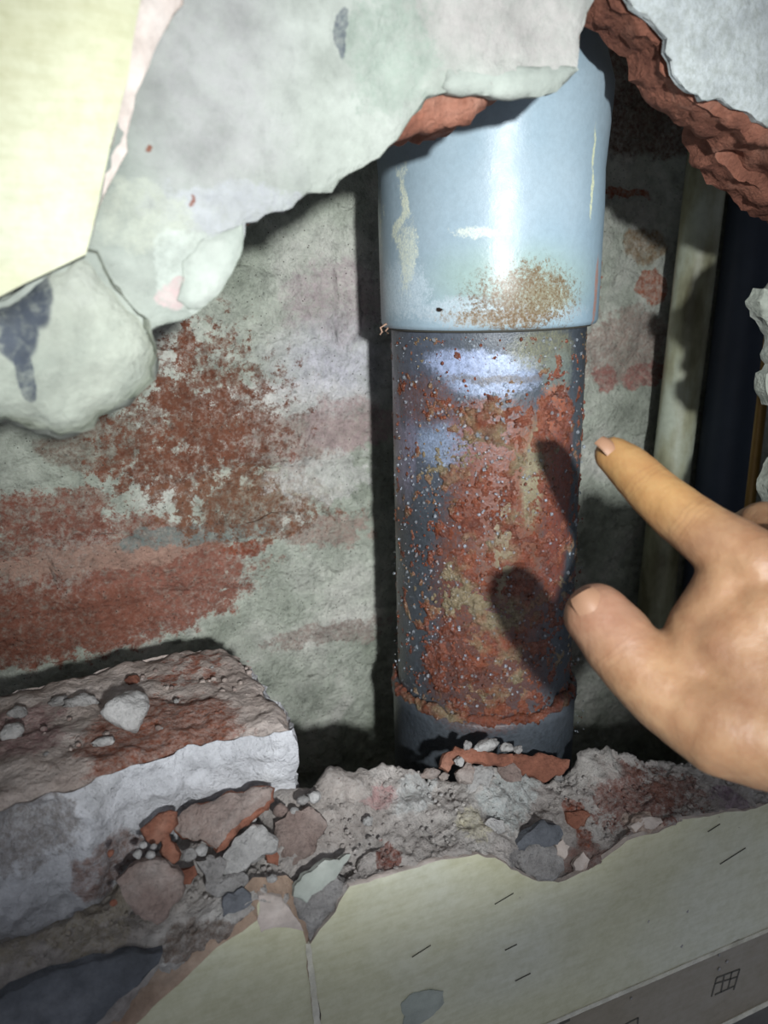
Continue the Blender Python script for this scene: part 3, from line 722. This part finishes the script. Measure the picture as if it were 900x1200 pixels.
o = slab('border_tile', [(300, bl(300)+6), (640, bl(640)+5), (900, bl(900)+4.5), (1250, bl(1250)+5), (1250, b2(1250)), (900, b2(900)), (840, b2(840)), (300, b2(300))], M['border'], wf, p0=Vector((0, YF+.0004, 0)), th=.007, d=.008, jit=0, amp=0, rnd=0, rings=1, rough=0, seed=36)
o['label'] = 'brown border tile with a printed fret motif at the lower right'
o = slab('grout_joint', [(300, b2(300)), (840, b2(840)), (1250, b2(1250)), (1250, b2(1250)+7), (840, b2(840)+6), (300, b2(300)+8)], M['grout'], wf, p0=Vector((0, YF-.0001, 0)), th=.006, d=.004, jit=.0001, amp=.0001, rnd=0, rings=1, seed=37)
o = slab('border_tile', [(300, b2(300)+8), (840, b2(840)+6), (1250, b2(1250)+7), (1250, 1500), (300, 1700)], M['darktile'], wf, p0=Vector((0, YF+.0004, 0)), th=.007, d=.01, jit=0, amp=0, rnd=0, rings=1, rough=0, seed=38)
o['label'] = 'dark tile at the bottom right corner'
# printed fret motif: strokes as flat print
def strokes(segs, wpx, y, name, mat, parent, label=None):
    V = []; Fc = []
    for (x0, y0, x1, y1) in segs:
        a, b = at(x0, y0, y), at(x1, y1, y); t = (b-a).normalized(); nn = Vector((0, -1, 0)).cross(t)*(wpx*a.dot(fw)/F/2)
        b0 = len(V)
        for yy in (0, .0003):
            V += [a-nn+Vector((0, yy, 0)), b-nn+Vector((0, yy, 0)), b+nn+Vector((0, yy, 0)), a+nn+Vector((0, yy, 0))]
        Fc += [tuple(b0+i for i in f) for f in ((0, 1, 2, 3), (7, 6, 5, 4), (0, 4, 5, 1), (1, 5, 6, 2), (2, 6, 7, 3), (3, 7, 4, 0))]
    o = mk(name, V, Fc, mat, parent, smooth=False)
    if label: o['label'] = label
    return o
strokes([(840, 1146, 867, 1136), (838, 1166, 860, 1156), (840, 1146, 834, 1168), (867, 1136, 860, 1160), (849, 1143, 845, 1163), (858, 1139, 853, 1160), (838, 1153, 864, 1145)], 2.2, YF+.0002, 'fret_motif', M['print'], wf, 'small dark fret sign printed on the border tile')
strokes([(738, 1198, 748, 1193), (748, 1193, 747, 1206), (731, 1202, 738, 1198)], 2.2, YF+.0002, 'fret_motif', M['print'], wf)
strokes([(656, 1198, 668, 1192)], 12, YF+.0002, 'fret_motif', M['print'], wf)
for sg in [(580, 1060, 602, 1047), (483, 1122, 505, 1108), (830, 975, 844, 966), (844, 1013, 874, 994), (604, 1150, 622, 1141), (592, 1114, 606, 1107)]:
    strokes([sg], .9, YF-.0004, 'scratch', M['dark_line'], wf)
for k, (px, py, r) in enumerate([(806, 1068, 2), (799, 1109, 2), (843, 1119, 2.2), (852, 1127, 2.4), (843, 1136, 3), (760, 1080, 2), (740, 1170, 1.8)]):
    z = at(px, py, YF); rr = r*z.dot(fw)/F
    rock('paint_spot', z, (rr, .0002, rr*1.3), M['palestone'], 300+k, wf, sub=1)
o = slab('plaster_splash', [(470, 1178), (483, 1165), (505, 1161), (520, 1163), (521, 1176), (508, 1190), (496, 1198), (485, 1206), (472, 1204), (474, 1192)], M['smoothchip'], wf, p0=Vector((0, YF-.0009, 0)), th=.0012, d=.0012, jit=.0006, js=180, amp=.0007, ns=120, rnd=.001, rdep=.0004, rings=1, seed=41)
o['label'] = 'dried grey plaster splash on the lower tile'

# ------------------------------------------------------------------ the big brick lying at left
ZT = -.198
def atZ(px, py, Z):
    d = ray(px, py); return d*(Z/d.z)
TO = [(-260, 872), (-150, 840), (0, 810), (70, 795), (140, 776), (200, 762), (245, 757), (266, 758), (288, 776), (300, 790), (314, 812), (332, 824), (341, 836), (342, 850), (300, 856), (235, 868), (190, 882), (145, 896), (90, 916), (0, 942), (-150, 990), (-260, 1030)]
P = [atZ(x, y, ZT) for x, y in TO]
def bt(p, dist):
    px, py = proj(p); h = .0022*fbm(p, 70, 4, .6)+.0015*fbm(p, 25, 2)
    h += .002*g(px, py, 240, 775, 50, 20)-.0015*g(px, py, 200, 870, 60, 16)
    return h
def brickside():
    # the block as one mesh: relief top, whitewashed rough sides
    o = slab('brick_top', None, M['blocktop'], None, pts3=P, n=Vector((0, 0, 1)), th=.066, d=.0025, jit=.0016, js=60, amp=.0008, ns=60, rnd=.007, rdep=.0048, rings=26, rough=.0022, flare=.003, seed=51, disp=bt, edge_mat=M['block'], origin=(0, 0, 0))
    me = o.data
    for v in me.vertices:         # scoop and swellings in the side that faces the room
        p = v.co; px, py = proj(p)
        if p.z < ZT-.004:
            nrm = Vector((.15, -1, 0)); k = fbm(p, 45, 4, .7)*.0035 + .003*fbm(p, 18, 2)
            k -= .010*g(px, py, 30, 965, 42, 46); k += .004*g(px, py, 100, 985, 30, 60)+.003*g(px, py, 300, 880, 60, 20)
            wgt = min(1, (ZT-.004-p.z)/.006)
            if p.y < .37: v.co = p+nrm*k*wgt
    for p in me.polygons:
        if p.material_index == 1 and (p.center.y > .385 or p.center.z > ZT-.0022): p.material_index = 0
    me.update(); return o
o = brickside(); o.name = 'broken_brick'
tag(o, 'large broken brick with whitewashed front and dusty top, lying left of the drain pipe', 'brick')

# stones lying on the brick
def onbrick(px, py, dz=0): return atZ(px, py, ZT+dz)
tag(rock('stone', onbrick(150, 834, .006), (.0128, .0115, .0112), M['palestone'], 71, sub=4, facets=12, rough=.1), 'largest pale grey stone lying on top of the broken brick', 'stone')
tag(rock('mortar_crumb', onbrick(95, 822, .002), (.0085, .005, .0042), M['greystone'], 72, facets=14, rough=.3), 'low mortar crumb just left of the largest stone', 'stone')
tag(rock('mortar_crumb', onbrick(68, 822, .001), (.0050, .004, .003), M['greystone'], 73), 'small mortar crumb left of the low crumb on the brick', 'stone')
tag(rock('mortar_crumb', onbrick(15, 858, .002), (.0058, .0046, .0042), M['palestone'], 74), 'pale crumb at the left edge of the brick top', 'stone')
tag(rock('mortar_crumb', onbrick(20, 836, .001), (.0048, .004, .0035), M['greystone'], 75), 'grey crumb just above the pale one at the left edge', 'stone')
tag(rock('mortar_crumb', onbrick(121, 869, .001), (.0052, .003, .0022), M['palestone'], 76), 'flat pale crumb just below the largest stone', 'stone')
tag(rock('brick_crumb', onbrick(155, 797, .001), (.0050, .004, .0026), M['red'], 77), 'small red brick crumb behind the largest stone', 'stone')
rd = random.Random(5)
for k in range(46):
    px = rd.choice([rd.uniform(160, 300), rd.uniform(5, 300)]); py0 = 812-px*.2; py = rd.uniform(py0+8, py0+90-px*.05)
    if ((px-150)/40)**2+((py-830)/35)**2 < 1: continue
    r = rd.uniform(.0009, .0021)
    mt = rd.choice(['greystone', 'blocktop', 'redpale', 'blocktop']); word = {'greystone': 'grey', 'blocktop': 'dusty brown', 'redpale': 'pinkish'}[mt]
    ar = 'left end' if px < 112 else ('middle' if px < 240 else 'right end'); rw = 'back half' if py < py0+45 else 'front half'
    lab = 'tiny %s crumb on the %s of the broken brick, %s' % (word, rw, ar)
    tag(rock('grit_crumb', onbrick(px, py, r*.3), (r, r, r*.8), M[mt], 100+k, sub=1, facets=4), lab, 'crumb', '%s crumbs on the %s of the broken brick, %s' % (word, rw, ar))

# ------------------------------------------------------------------ shards and rubble in front of the brick
UPN = Vector((-.12, -.78, .62)).normalized()
def shard(name, ol, Y, mat, label, cat='shard', th=.006, n=UPN, seed=0, edge=None, d=.0018, amp=.0013, rnd=.0014, rdep=.0009, jit=.0012, flare=.0006, dz=0, rough=.0012):
    cx = sum(p[0] for p in ol)/len(ol); cy = sum(p[1] for p in ol)/len(ol)
    o = slab(name, ol, mat, None, p0=at(cx, cy, Y)+Vector((0, 0, dz)), n=n, th=th, d=d, jit=jit, js=180, amp=amp, ns=140, rnd=rnd, rdep=rdep, rings=4, rough=rough, seed=seed, flare=flare, edge_mat=edge)
    return tag(o, label, cat)
long_shard = shard('brick_shard', [(200, 962), (218, 948), (240, 939), (280, 927), (314, 919), (320, 924), (317, 937), (300, 948), (284, 962), (270, 975), (253, 995), (240, 988), (214, 981), (206, 972)], .300, M['redpale'], 'longest brick shard in the rubble, grey-pink with an orange broken side', seed=201, edge=M['red'], th=.009, n=Vector((-.25, -.75, .62)))
side_ = shard('broken_side', [(262, 984), (276, 968), (298, 950), (314, 938), (317, 946), (300, 960), (282, 974), (264, 996), (255, 998)], .2955, M['red'], 'orange freshly broken side', seed=202, th=.005, n=Vector((.1, -.9, .2)), flare=.001)
del side_['category']; bpy.context.view_layer.update(); side_.location = side_.location-long_shard.location; side_.parent = long_shard
shard('brick_shard', [(166, 972), (180, 958), (198, 948), (207, 951), (204, 964), (198, 974), (180, 990), (170, 984)], .2995, M['red'], 'dark red brick shard at the left end of the longest shard', seed=203, th=.007)
shard('brick_shard', [(187, 984), (196, 976), (203, 990), (210, 1008), (204, 1014), (192, 1008), (187, 998)], .2935, M['red'], 'narrow orange-red shard standing below the dark red shard', seed=204, th=.006)
shard('brick_shard', [(138, 1033), (156, 1014), (175, 1008), (193, 1009), (206, 1020), (216, 1036), (214, 1051), (200, 1068), (184, 1084), (168, 1078), (152, 1063), (142, 1048)], .281, M['redpale'], 'roundish flat pink-grey shard at the lower left of the rubble', seed=205, th=.007, n=Vector((-.1, -.85, .5)), amp=.0015)
shard('brick_shard', [(209, 1019), (227, 1015), (229, 1025), (222, 1034), (214, 1036)], .285, M['red'], 'small orange shard between the round shard and the grey chip', seed=206, th=.005)
shard('mortar_chip', [(257, 1019), (262, 1000), (276, 981), (296, 966), (312, 970), (326, 984), (324, 997), (306, 1003), (290, 1016), (273, 1027), (262, 1026)], .286, M['palestone'], 'white mortar chip in the middle of the rubble', 'chip', seed=207, th=.008, amp=.0016, n=Vector((-.1, -.7, .7)))
shard('mortar_chip', [(230, 1010), (258, 1002), (266, 1010), (262, 1026), (285, 1022), (294, 1034), (278, 1046), (252, 1053), (238, 1040), (240, 1026)], .2815, M['greystone'], 'grey mortar chip just under the white one', 'chip', seed=208, th=.007, amp=.0012)
shard('brick_shard', [(323, 964), (338, 952), (362, 944), (380, 956), (384, 968), (372, 985), (366, 1001), (348, 1012), (333, 1019), (328, 1000), (325, 980)], .292, M['redpale'], 'pink brick lump at the right of the rubble, by the brick corner', seed=209, th=.009, amp=.0018)
shard('brick_shard', [(306, 996), (322, 993), (327, 1003), (326, 1014), (314, 1010)], .284, M['red'], 'tiny orange shard in the dark gap right of the white chip', seed=210, th=.004)
shard('mortar_chip', [(347, 1034), (369, 1019), (392, 1008), (412, 1001), (404, 1014), (392, 1028), (372, 1046), (360, 1055), (346, 1050)], .2725, M['smoothchip'], 'smooth pale chip above the notch between the lower tiles', 'chip', seed=211, th=.004, n=Vector((0, -.85, .5)), amp=.0004)
shard('mortar_chip', [(258, 1058), (268, 1048), (284, 1043), (296, 1047), (294, 1056), (280, 1066), (262, 1074)], .272, M['slate'], 'bluish grey chip above the left tile corner', 'chip', seed=212, th=.004)
shard('mortar_chip', [(338, 1056), (352, 1050), (372, 1044), (395, 1028), (409, 1037), (386, 1074), (364, 1104), (358, 1094), (353, 1080), (345, 1066)], YF+.0022, M['greystone'], 'grey wedge of mortar filling the notch between the two lower tiles', 'chip', seed=240, th=.006, n=Vector((0, -1, .12)), amp=.0014)
shard('slate_slab', [(-150, 1245), (-60, 1196), (0, 1168), (50, 1148), (100, 1133), (150, 1122), (190, 1118), (186, 1132), (170, 1148), (150, 1166), (128, 1184), (104, 1206), (40, 1270), (-80, 1330)], .2665, M['slate'], 'dark blue-grey slab in the bottom left corner beside the broken tile edge', 'slab', seed=213, th=.006, n=Vector((0, -1, .25)), d=.003, jit=.0014)
for k, (px, py, r, m_, lb) in enumerate([(168, 990, 5, 'palestone', 'topmost white crumb of the cluster left of the standing orange shard'), (162, 1001, 6, 'palestone', 'left white crumb of the cluster left of the standing orange shard'), (176, 1002, 6, 'palestone', 'right white crumb of the cluster beside the standing orange shard'), (180, 992, 4, 'greystone', 'smallest grey crumb in the cluster by the standing orange shard'), (328, 949, 10, 'redpale', 'round pink pebble at the right end of the longest shard'),
        (355, 938, 8, 'greystone', 'grey crumb by the lower right corner of the broken brick'), (345, 950, 6, 'palestone', 'white crumb beside the round pink pebble'), (368, 934, 9, 'palestone', 'pale crumb on the mortar just right of the broken brick'), (296, 960, 5, 'palestone', 'white crumb on top of the white mortar chip'), (222, 1002, 9, 'greystone', 'grey crumb above the small orange shard'), (236, 996, 8, 'palestone', 'pale crumb under the longest shard'), (246, 1006, 6, 'greystone', 'grey crumb at the upper left of the white chip'), (300, 1040, 8, 'greystone', 'grey crumb right of the grey mortar chip'), (318, 1030, 7, 'palestone', 'pale crumb above the chipped tile corner'), (130, 1000, 5, 'red', 'red crumb left of the white crumb cluster'), (133, 1058, 5, 'red', 'red crumb left of the roundish shard')]):
    c = at(px, py, .300 if py < 975 else (.289 if py < 1010 else .277)); rr = r*c.dot(fw)/F
    tag(rock('crumb', c, (rr, rr*.8, rr*.9), M[m_], 400+k, sub=2, facets=7), lb, 'crumb')

# on the mortar ledge in the middle and right
shard('dark_shard', [(603, 998), (612, 984), (624, 974), (640, 966), (656, 970), (662, 978), (655, 990), (642, 994), (630, 988), (616, 996)], .277, M['slate'], 'dark grey shard set in the mortar above the large tile', seed=221, th=.005, n=Vector((0, -.9, .4)))
shard('mortar_chip', [(606, 1004), (618, 992), (634, 987), (650, 992), (660, 1006), (662, 1020), (650, 1030), (630, 1033), (614, 1022)], .2735, M['greystone'], 'rounded sandy grey lump below the dark grey shard', 'chip', seed=222, th=.006, n=Vector((0, -.9, .4)), amp=.0012)
shard('brick_shard', [(664, 952), (680, 950), (694, 955), (686, 966), (676, 972), (668, 964)], .2875, M['red'], 'flat orange shard on the mortar right of the dark grey shard', seed=223, th=.004)
shard('mortar_chip', [(568, 965), (576, 958), (590, 962), (592, 974), (580, 980)], .284, M['palestone'], 'small cream chip on the mortar left of the dark grey shard', 'chip', seed=224, th=.004)
shard('mortar_chip', [(652, 990), (660, 984), (668, 992), (662, 1004), (654, 1002)], .2745, M['whitebisque'], 'small cream chip touching the dark grey shard', 'chip', seed=225, th=.003)
shard('tile_chip', [(672, 1008), (684, 1000), (690, 1008), (686, 1020), (674, 1022)], .2725, M['whitebisque'], 'pinkish chip of tile at the broken tile edge', 'chip', seed=226, th=.003)
shard('tile_chip', [(740, 968), (752, 960), (770, 957), (778, 964), (764, 973), (746, 978)], .2745, M['whitebisque'], 'pale pink tile chip at the top of the large tile', 'chip', seed=227, th=.003)
# behind the ledge against the pipe foot
N2 = Vector((-.2, -.7, .7))
shard('brick_shard', [(516, 898), (522, 884), (534, 876), (560, 880), (600, 884), (602, 893), (570, 895), (545, 890), (532, 892), (526, 905)], .3125, M['red'], 'curved orange shard at the foot of the drain pipe', seed=231, th=.005, n=N2)
shard('brick_shard', [(590, 886), (620, 884), (652, 886), (668, 890), (660, 905), (640, 914), (610, 905), (594, 896)], .317, M['red'], 'dull red shard in shadow right of the white stones', seed=232, th=.006, n=N2)
shard('brick_shard', [(535, 905), (550, 890), (558, 900), (552, 915), (540, 916)], .310, M['redpale'], 'brown shard between the orange shard and the pale chip', seed=233, th=.004, n=N2)
shard('mortar_chip', [(545, 915), (556, 898), (572, 895), (580, 905), (572, 922), (556, 930), (548, 926)], .308, M['palestone'], 'pale mortar chip below the white stones', 'chip', seed=234, th=.006, n=N2, amp=.001)
shard('brick_shard', [(586, 898), (600, 892), (610, 902), (612, 914), (598, 916), (588, 908)], .3105, M['redpale'], 'brownish shard right of the pale mortar chip', seed=235, th=.005, n=N2)
for k, (px, py, rx, ry, Y, m_, lb) in enumerate([(569, 873, 17, 8, .316, 'palestone', 'largest white stone at the foot of the drain pipe'), (594, 876, 9, 7, .316, 'palestone', 'smaller white stone touching the largest one'), (548, 874, 6, 6, .318, 'greystone', 'grey pebble left of the white stones'), (607, 878, 6, 5, .318, 'greystone', 'grey pebble right of the white stones'), (538, 893, 6, 6, .311, 'palestone', 'pale pebble under the curved orange shard'), (504, 906, 13, 7, .315, 'redpale', 'brown pebble left of the curved orange shard'), (520, 910, 6, 5, .312, 'redpale', 'small brown pebble beside the brown one'),
                                                 (395, 915, 7, 5, .312, 'redpale', 'pink crumb on the ledge left of the drain pipe'), (432, 962, 7, 6, .292, 'palestone', 'pale crumb on the middle of the ledge left of the pipe'), (655, 912, 7, 5, .312, 'greystone', 'grey crumb at the right end of the dull red shard')]):
    c = at(px, py, Y); z = c.dot(fw)/F
    tag(rock('pebble', c, (rx*z, ry*z, ry*z), M[m_], 500+k, sub=3, facets=8), lb, 'stone')
# loose crumbs on the ledge, uncountable
V = []; Fc = []; rd = random.Random(9)
for k in range(900):
    t = rd.random(); x = rd.uniform(40, 860)
    def ip(c, x):
        for a, b in zip(c, c[1:]):
            if a[0] <= x <= b[0]: return a[1]+(b[1]-a[1])*(x-a[0])/(b[0]-a[0]+1e-9)
    if t < .5: u = t*2; y = ip(Afr, x)*(1-u)+ip(Bmd, x)*u; Y = (YF+.003)*(1-u)+.294*u
    else: u = t*2-1; y = ip(Bmd, x)*(1-u)+ip(Cbk, x)*u; Y = .294*(1-u)+.316*u
    if x < 345 and t > .5: continue
    r = rd.uniform(.0005, .0016); c = at(x, y, Y)
    a, b = rock_geo(c+Vector((0, 0, r*.4)), (r, r, r*.8), k, sub=1, facets=4); b0 = len(V); V += a; Fc += [tuple(b0+i for i in f) for f in b]
tag(mk('loose_grit', V, Fc, M['ledge'], smooth=False), 'fine loose mortar grit strewn over the ledge', 'grit', kind='stuff')

# ------------------------------------------------------------------ the hand
s = NT('skin'); s.vec = s.obj
c = s.ramp(s.noise(26, 4, .6), [(.3, (130, 97, 72)), (.5, (146, 112, 82)), (.7, (158, 124, 92))])
tipw = []
for ct, rr, colr, so in [((705, 535, .315), (.022, .02, .02), (154, 118, 74), .6), ((770, 570, .30), (.024, .02, .016), (156, 120, 76), .7), ((700, 720, .30), (.014, .02, .016), (142, 106, 86), .6)]:
    ln = s.vm('LENGTH', s.vm('DIVIDE', s.vm('SUBTRACT', s.pos, atz(*ct)).outputs[0], rr).outputs[0], None).outputs['Value']
    c = s.mix(s.rng(ln, 1+so, 1-so, 0, 1, True), c, lin(colr))
c = s.mix(.25, c, s.ramp(s.noise(120, 4, .6), [(.35, (190, 130, 100)), (.6, (255, 255, 255))]), 'MULTIPLY')
s.L(c, s.b.inputs['Base Color']); s.b.inputs['Roughness'].default_value = .5; s.b.inputs['Specular IOR Level'].default_value = .35
s.b.inputs['Subsurface Weight'].default_value = .12; s.b.inputs['Subsurface Radius'].default_value = (.006, .002, .001); s.b.inputs['Subsurface Scale'].default_value = 1
b_ = s.bump(s.noise(260, 5, .6), .35, .0008, s.bump(s.vor(420), .15, .0005)); wn = s.vm('SCALE', s.noise(180, 3, .5, col=True), None); wn.inputs['Scale'].default_value = .0036
wp = s.vm('ADD', s.pos, wn.outputs[0]).outputs[0]; tot = None
ia = (atz(764, 574, .308)-atz(738, 549, .314)).normalized(); ib = (atz(838, 633, .292)-atz(800, 606, .300)).normalized(); ta = (atz(752, 786, .290)-atz(722, 748, .296)).normalized()
for (cx_, cy_, cz_), ax_, offs in (((752, 561, .311), ia, (-.0022, 0, .0018)), ((806, 609, .299), ib, (-.003, -.001, .0013, .0032)), ((728, 756, .295), ta, (-.0020, 0, .0024))):
    dl = s.vm('SUBTRACT', wp, atz(cx_, cy_, cz_)).outputs[0]; dd = s.vm('DOT_PRODUCT', dl, ax_).outputs['Value']
    nearm = s.rng(s.vm('LENGTH', dl, None).outputs['Value'], .018, .012)
    for of in offs:
        lm = s.math('MULTIPLY', s.rng(s.math('ABSOLUTE', s.math('SUBTRACT', dd, of+.0011)), .0006, .0001), nearm)
        tot = lm if tot is None else s.math('MAXIMUM', tot, lm)
b_ = s.bump(tot, -.4, .0009, b_); s.L(b_, s.b.inputs['Normal'])
s.L(s.mix(s.math('MULTIPLY', tot, .16), c, lin((96, 62, 44))), s.b.inputs['Base Color'])
M['skin'] = s.m
HV = []; HF = []
def cone(a, b, ra, rb, n=20, m=8):
    """round-ended tapered limb piece"""
    t = (b-a); L = t.length; t = t.normalized(); u = t.orthogonal().normalized(); v = t.cross(u); b0 = len(HV)
    rows = [(-ra*math.cos(x), ra*math.sin(x)) for x in [math.pi/2*i/6 for i in range(1, 7)]]
    rows += [(L*i/m, ra+(rb-ra)*i/m) for i in range(1, m)]
    rows += [(L+rb*math.sin(x), rb*math.cos(x)) for x in [math.pi/2*i/6 for i in range(0, 6)]]
    HV.append(a-t*ra)
    for z, r in rows:
        for j in range(n):
            th = 2*math.pi*j/n; HV.append(a+t*z+u*(r*math.cos(th))+v*(r*math.sin(th)))
    HV.append(b+t*rb); e = len(HV)-1
    for j in range(n): HF.append((b0, b0+1+(j+1) % n, b0+1+j))
    for i in range(len(rows)-1):
        for j in range(n): k = (j+1) % n; q0 = b0+1+i*n; HF.append((q0+j, q0+k, q0+n+k, q0+n+j))
    q0 = b0+1+(len(rows)-1)*n
    for j in range(n): HF.append((q0+j, q0+(j+1) % n, e))
def chain(pts):
    P = [(atz(x, y, z), r) for x, y, z, r in pts]
    for (a, ra), (b, rb) in zip(P, P[1:]): cone(a, b, ra, rb)
# index finger (tip -> knuckle), thumb, three curled fingers, palm and forearm
chain([(718, 533, .318, .0078), (738, 549, .314, .0094), (764, 574, .308, .0104), (800, 606, .300, .0112), (838, 633, .292, .0124), (884, 662, .284, .0140)])
chain([(700, 722, .300, .0130), (722, 748, .296, .0143), (752, 786, .290, .0140), (792, 822, .284, .0150), (848, 850, .276, .0185), (930, 862, .270, .0215)])
MC = [(890, 672, .285, .0140), (950, 648, .298, .0135), (1010, 640, .312, .0130), (1065, 650, .328, .0120)]
WR = [(1080, 845, .262, .0215), (1110, 835, .278, .0205), (1140, 835, .290, .0195), (1165, 840, .302, .0180)]
for m_, w_ in zip(MC, WR): chain([m_, tuple(m_[i]*.45+w_[i]*.55 for i in range(4)), w_])
for a_, b_ in zip(MC, MC[1:]): chain([a_, b_])
chain([(900, 720, .280, .0165), (985, 735, .283, .0180), (1050, 760, .290, .0180)])
chain([(870, 750, .281, .0160), (940, 790, .275, .0190), (1040, 830, .270, .0210)])
chain([(850, 690, .287, .0120), (820, 740, .288, .0125), (810, 790, .286, .0140)])   # web between thumb and index
chain([(880, 700, .285, .0140), (850, 760, .283, .0165), (900, 810, .276, .0200)])
chain([(950, 648, .298, .0130), (895, 614, .322, .0100), (872, 622, .348, .0092), (915, 665, .352, .0080)])
chain([(1010, 640, .312, .0125), (965, 630, .340, .0096), (955, 655, .360, .0088), (985, 690, .352, .0078)])
chain([(1065, 650, .328, .0115), (1030, 645, .352, .0086), (1020, 668, .368, .0078), (1045, 700, .355, .0070)])
for w_ in WR: chain([w_, (w_[0]+330, w_[1]+190, w_[2]-.03, w_[3]*1.15), (w_[0]+900, w_[1]+560, w_[2]-.05, w_[3]*1.45)])
hand = mk('person', HV, HF, M['skin'], origin=tuple(atz(900, 800, .28)))
tag(hand, 'bare right hand reaching in from the right, index finger pointing at the drain pipe', 'person')
rm = hand.modifiers.new('remesh', 'REMESH'); rm.mode = 'VOXEL'; rm.voxel_size = .0013; rm.use_smooth_shade = True
sm = hand.modifiers.new('smooth', 'SMOOTH'); sm.factor = .8; sm.iterations = 14
tx = bpy.data.textures.new('skin_folds', 'CLOUDS'); tx.noise_scale = .012
dm = hand.modifiers.new('folds', 'DISPLACE'); dm.texture = tx; dm.strength = .0010; dm.mid_level = .5
def nail(px, py, z, axis_px, w, l, toward):
    c = atz(px, py, z); t = (atz(axis_px[0], axis_px[1], axis_px[2])-c).normalized(); n = toward.normalized(); n = (n-t*n.dot(t)).normalized(); s_ = t.cross(n)
    V = []; Fc = []; NX, NY = 8, 8
    for top in (0, 1):
        for i in range(NY+1):
            for j in range(NX+1):
                u = -1+2*j/NX; v = i/NY; ww = w*(1-.15*abs(2*v-1)**3); lift = -.45*w*u*u - .10*l*(2*v-1)**2
                V.append(c+s_*(u*ww)+t*((v-.5)*l)+n*(lift+(.0005 if top else 0)))
    W = NX+1; K = W*(NY+1)
    for i in range(NY):
        for j in range(NX):
            a = i*W+j; Fc += [(a+K, a+K+1, a+K+W+1, a+K+W), (a, a+W, a+W+1, a+1)]
    o = mk('fingernail', V, Fc, M['nail'], hand); return o
nail(713, 519, .3111, (732, 537, .3081), .0038, .0075, up*.8-fw*.6)
nail(690, 706, .2900, (707, 732, .2865), .0056, .0095, up*.35-fw*.9-rt*.25)
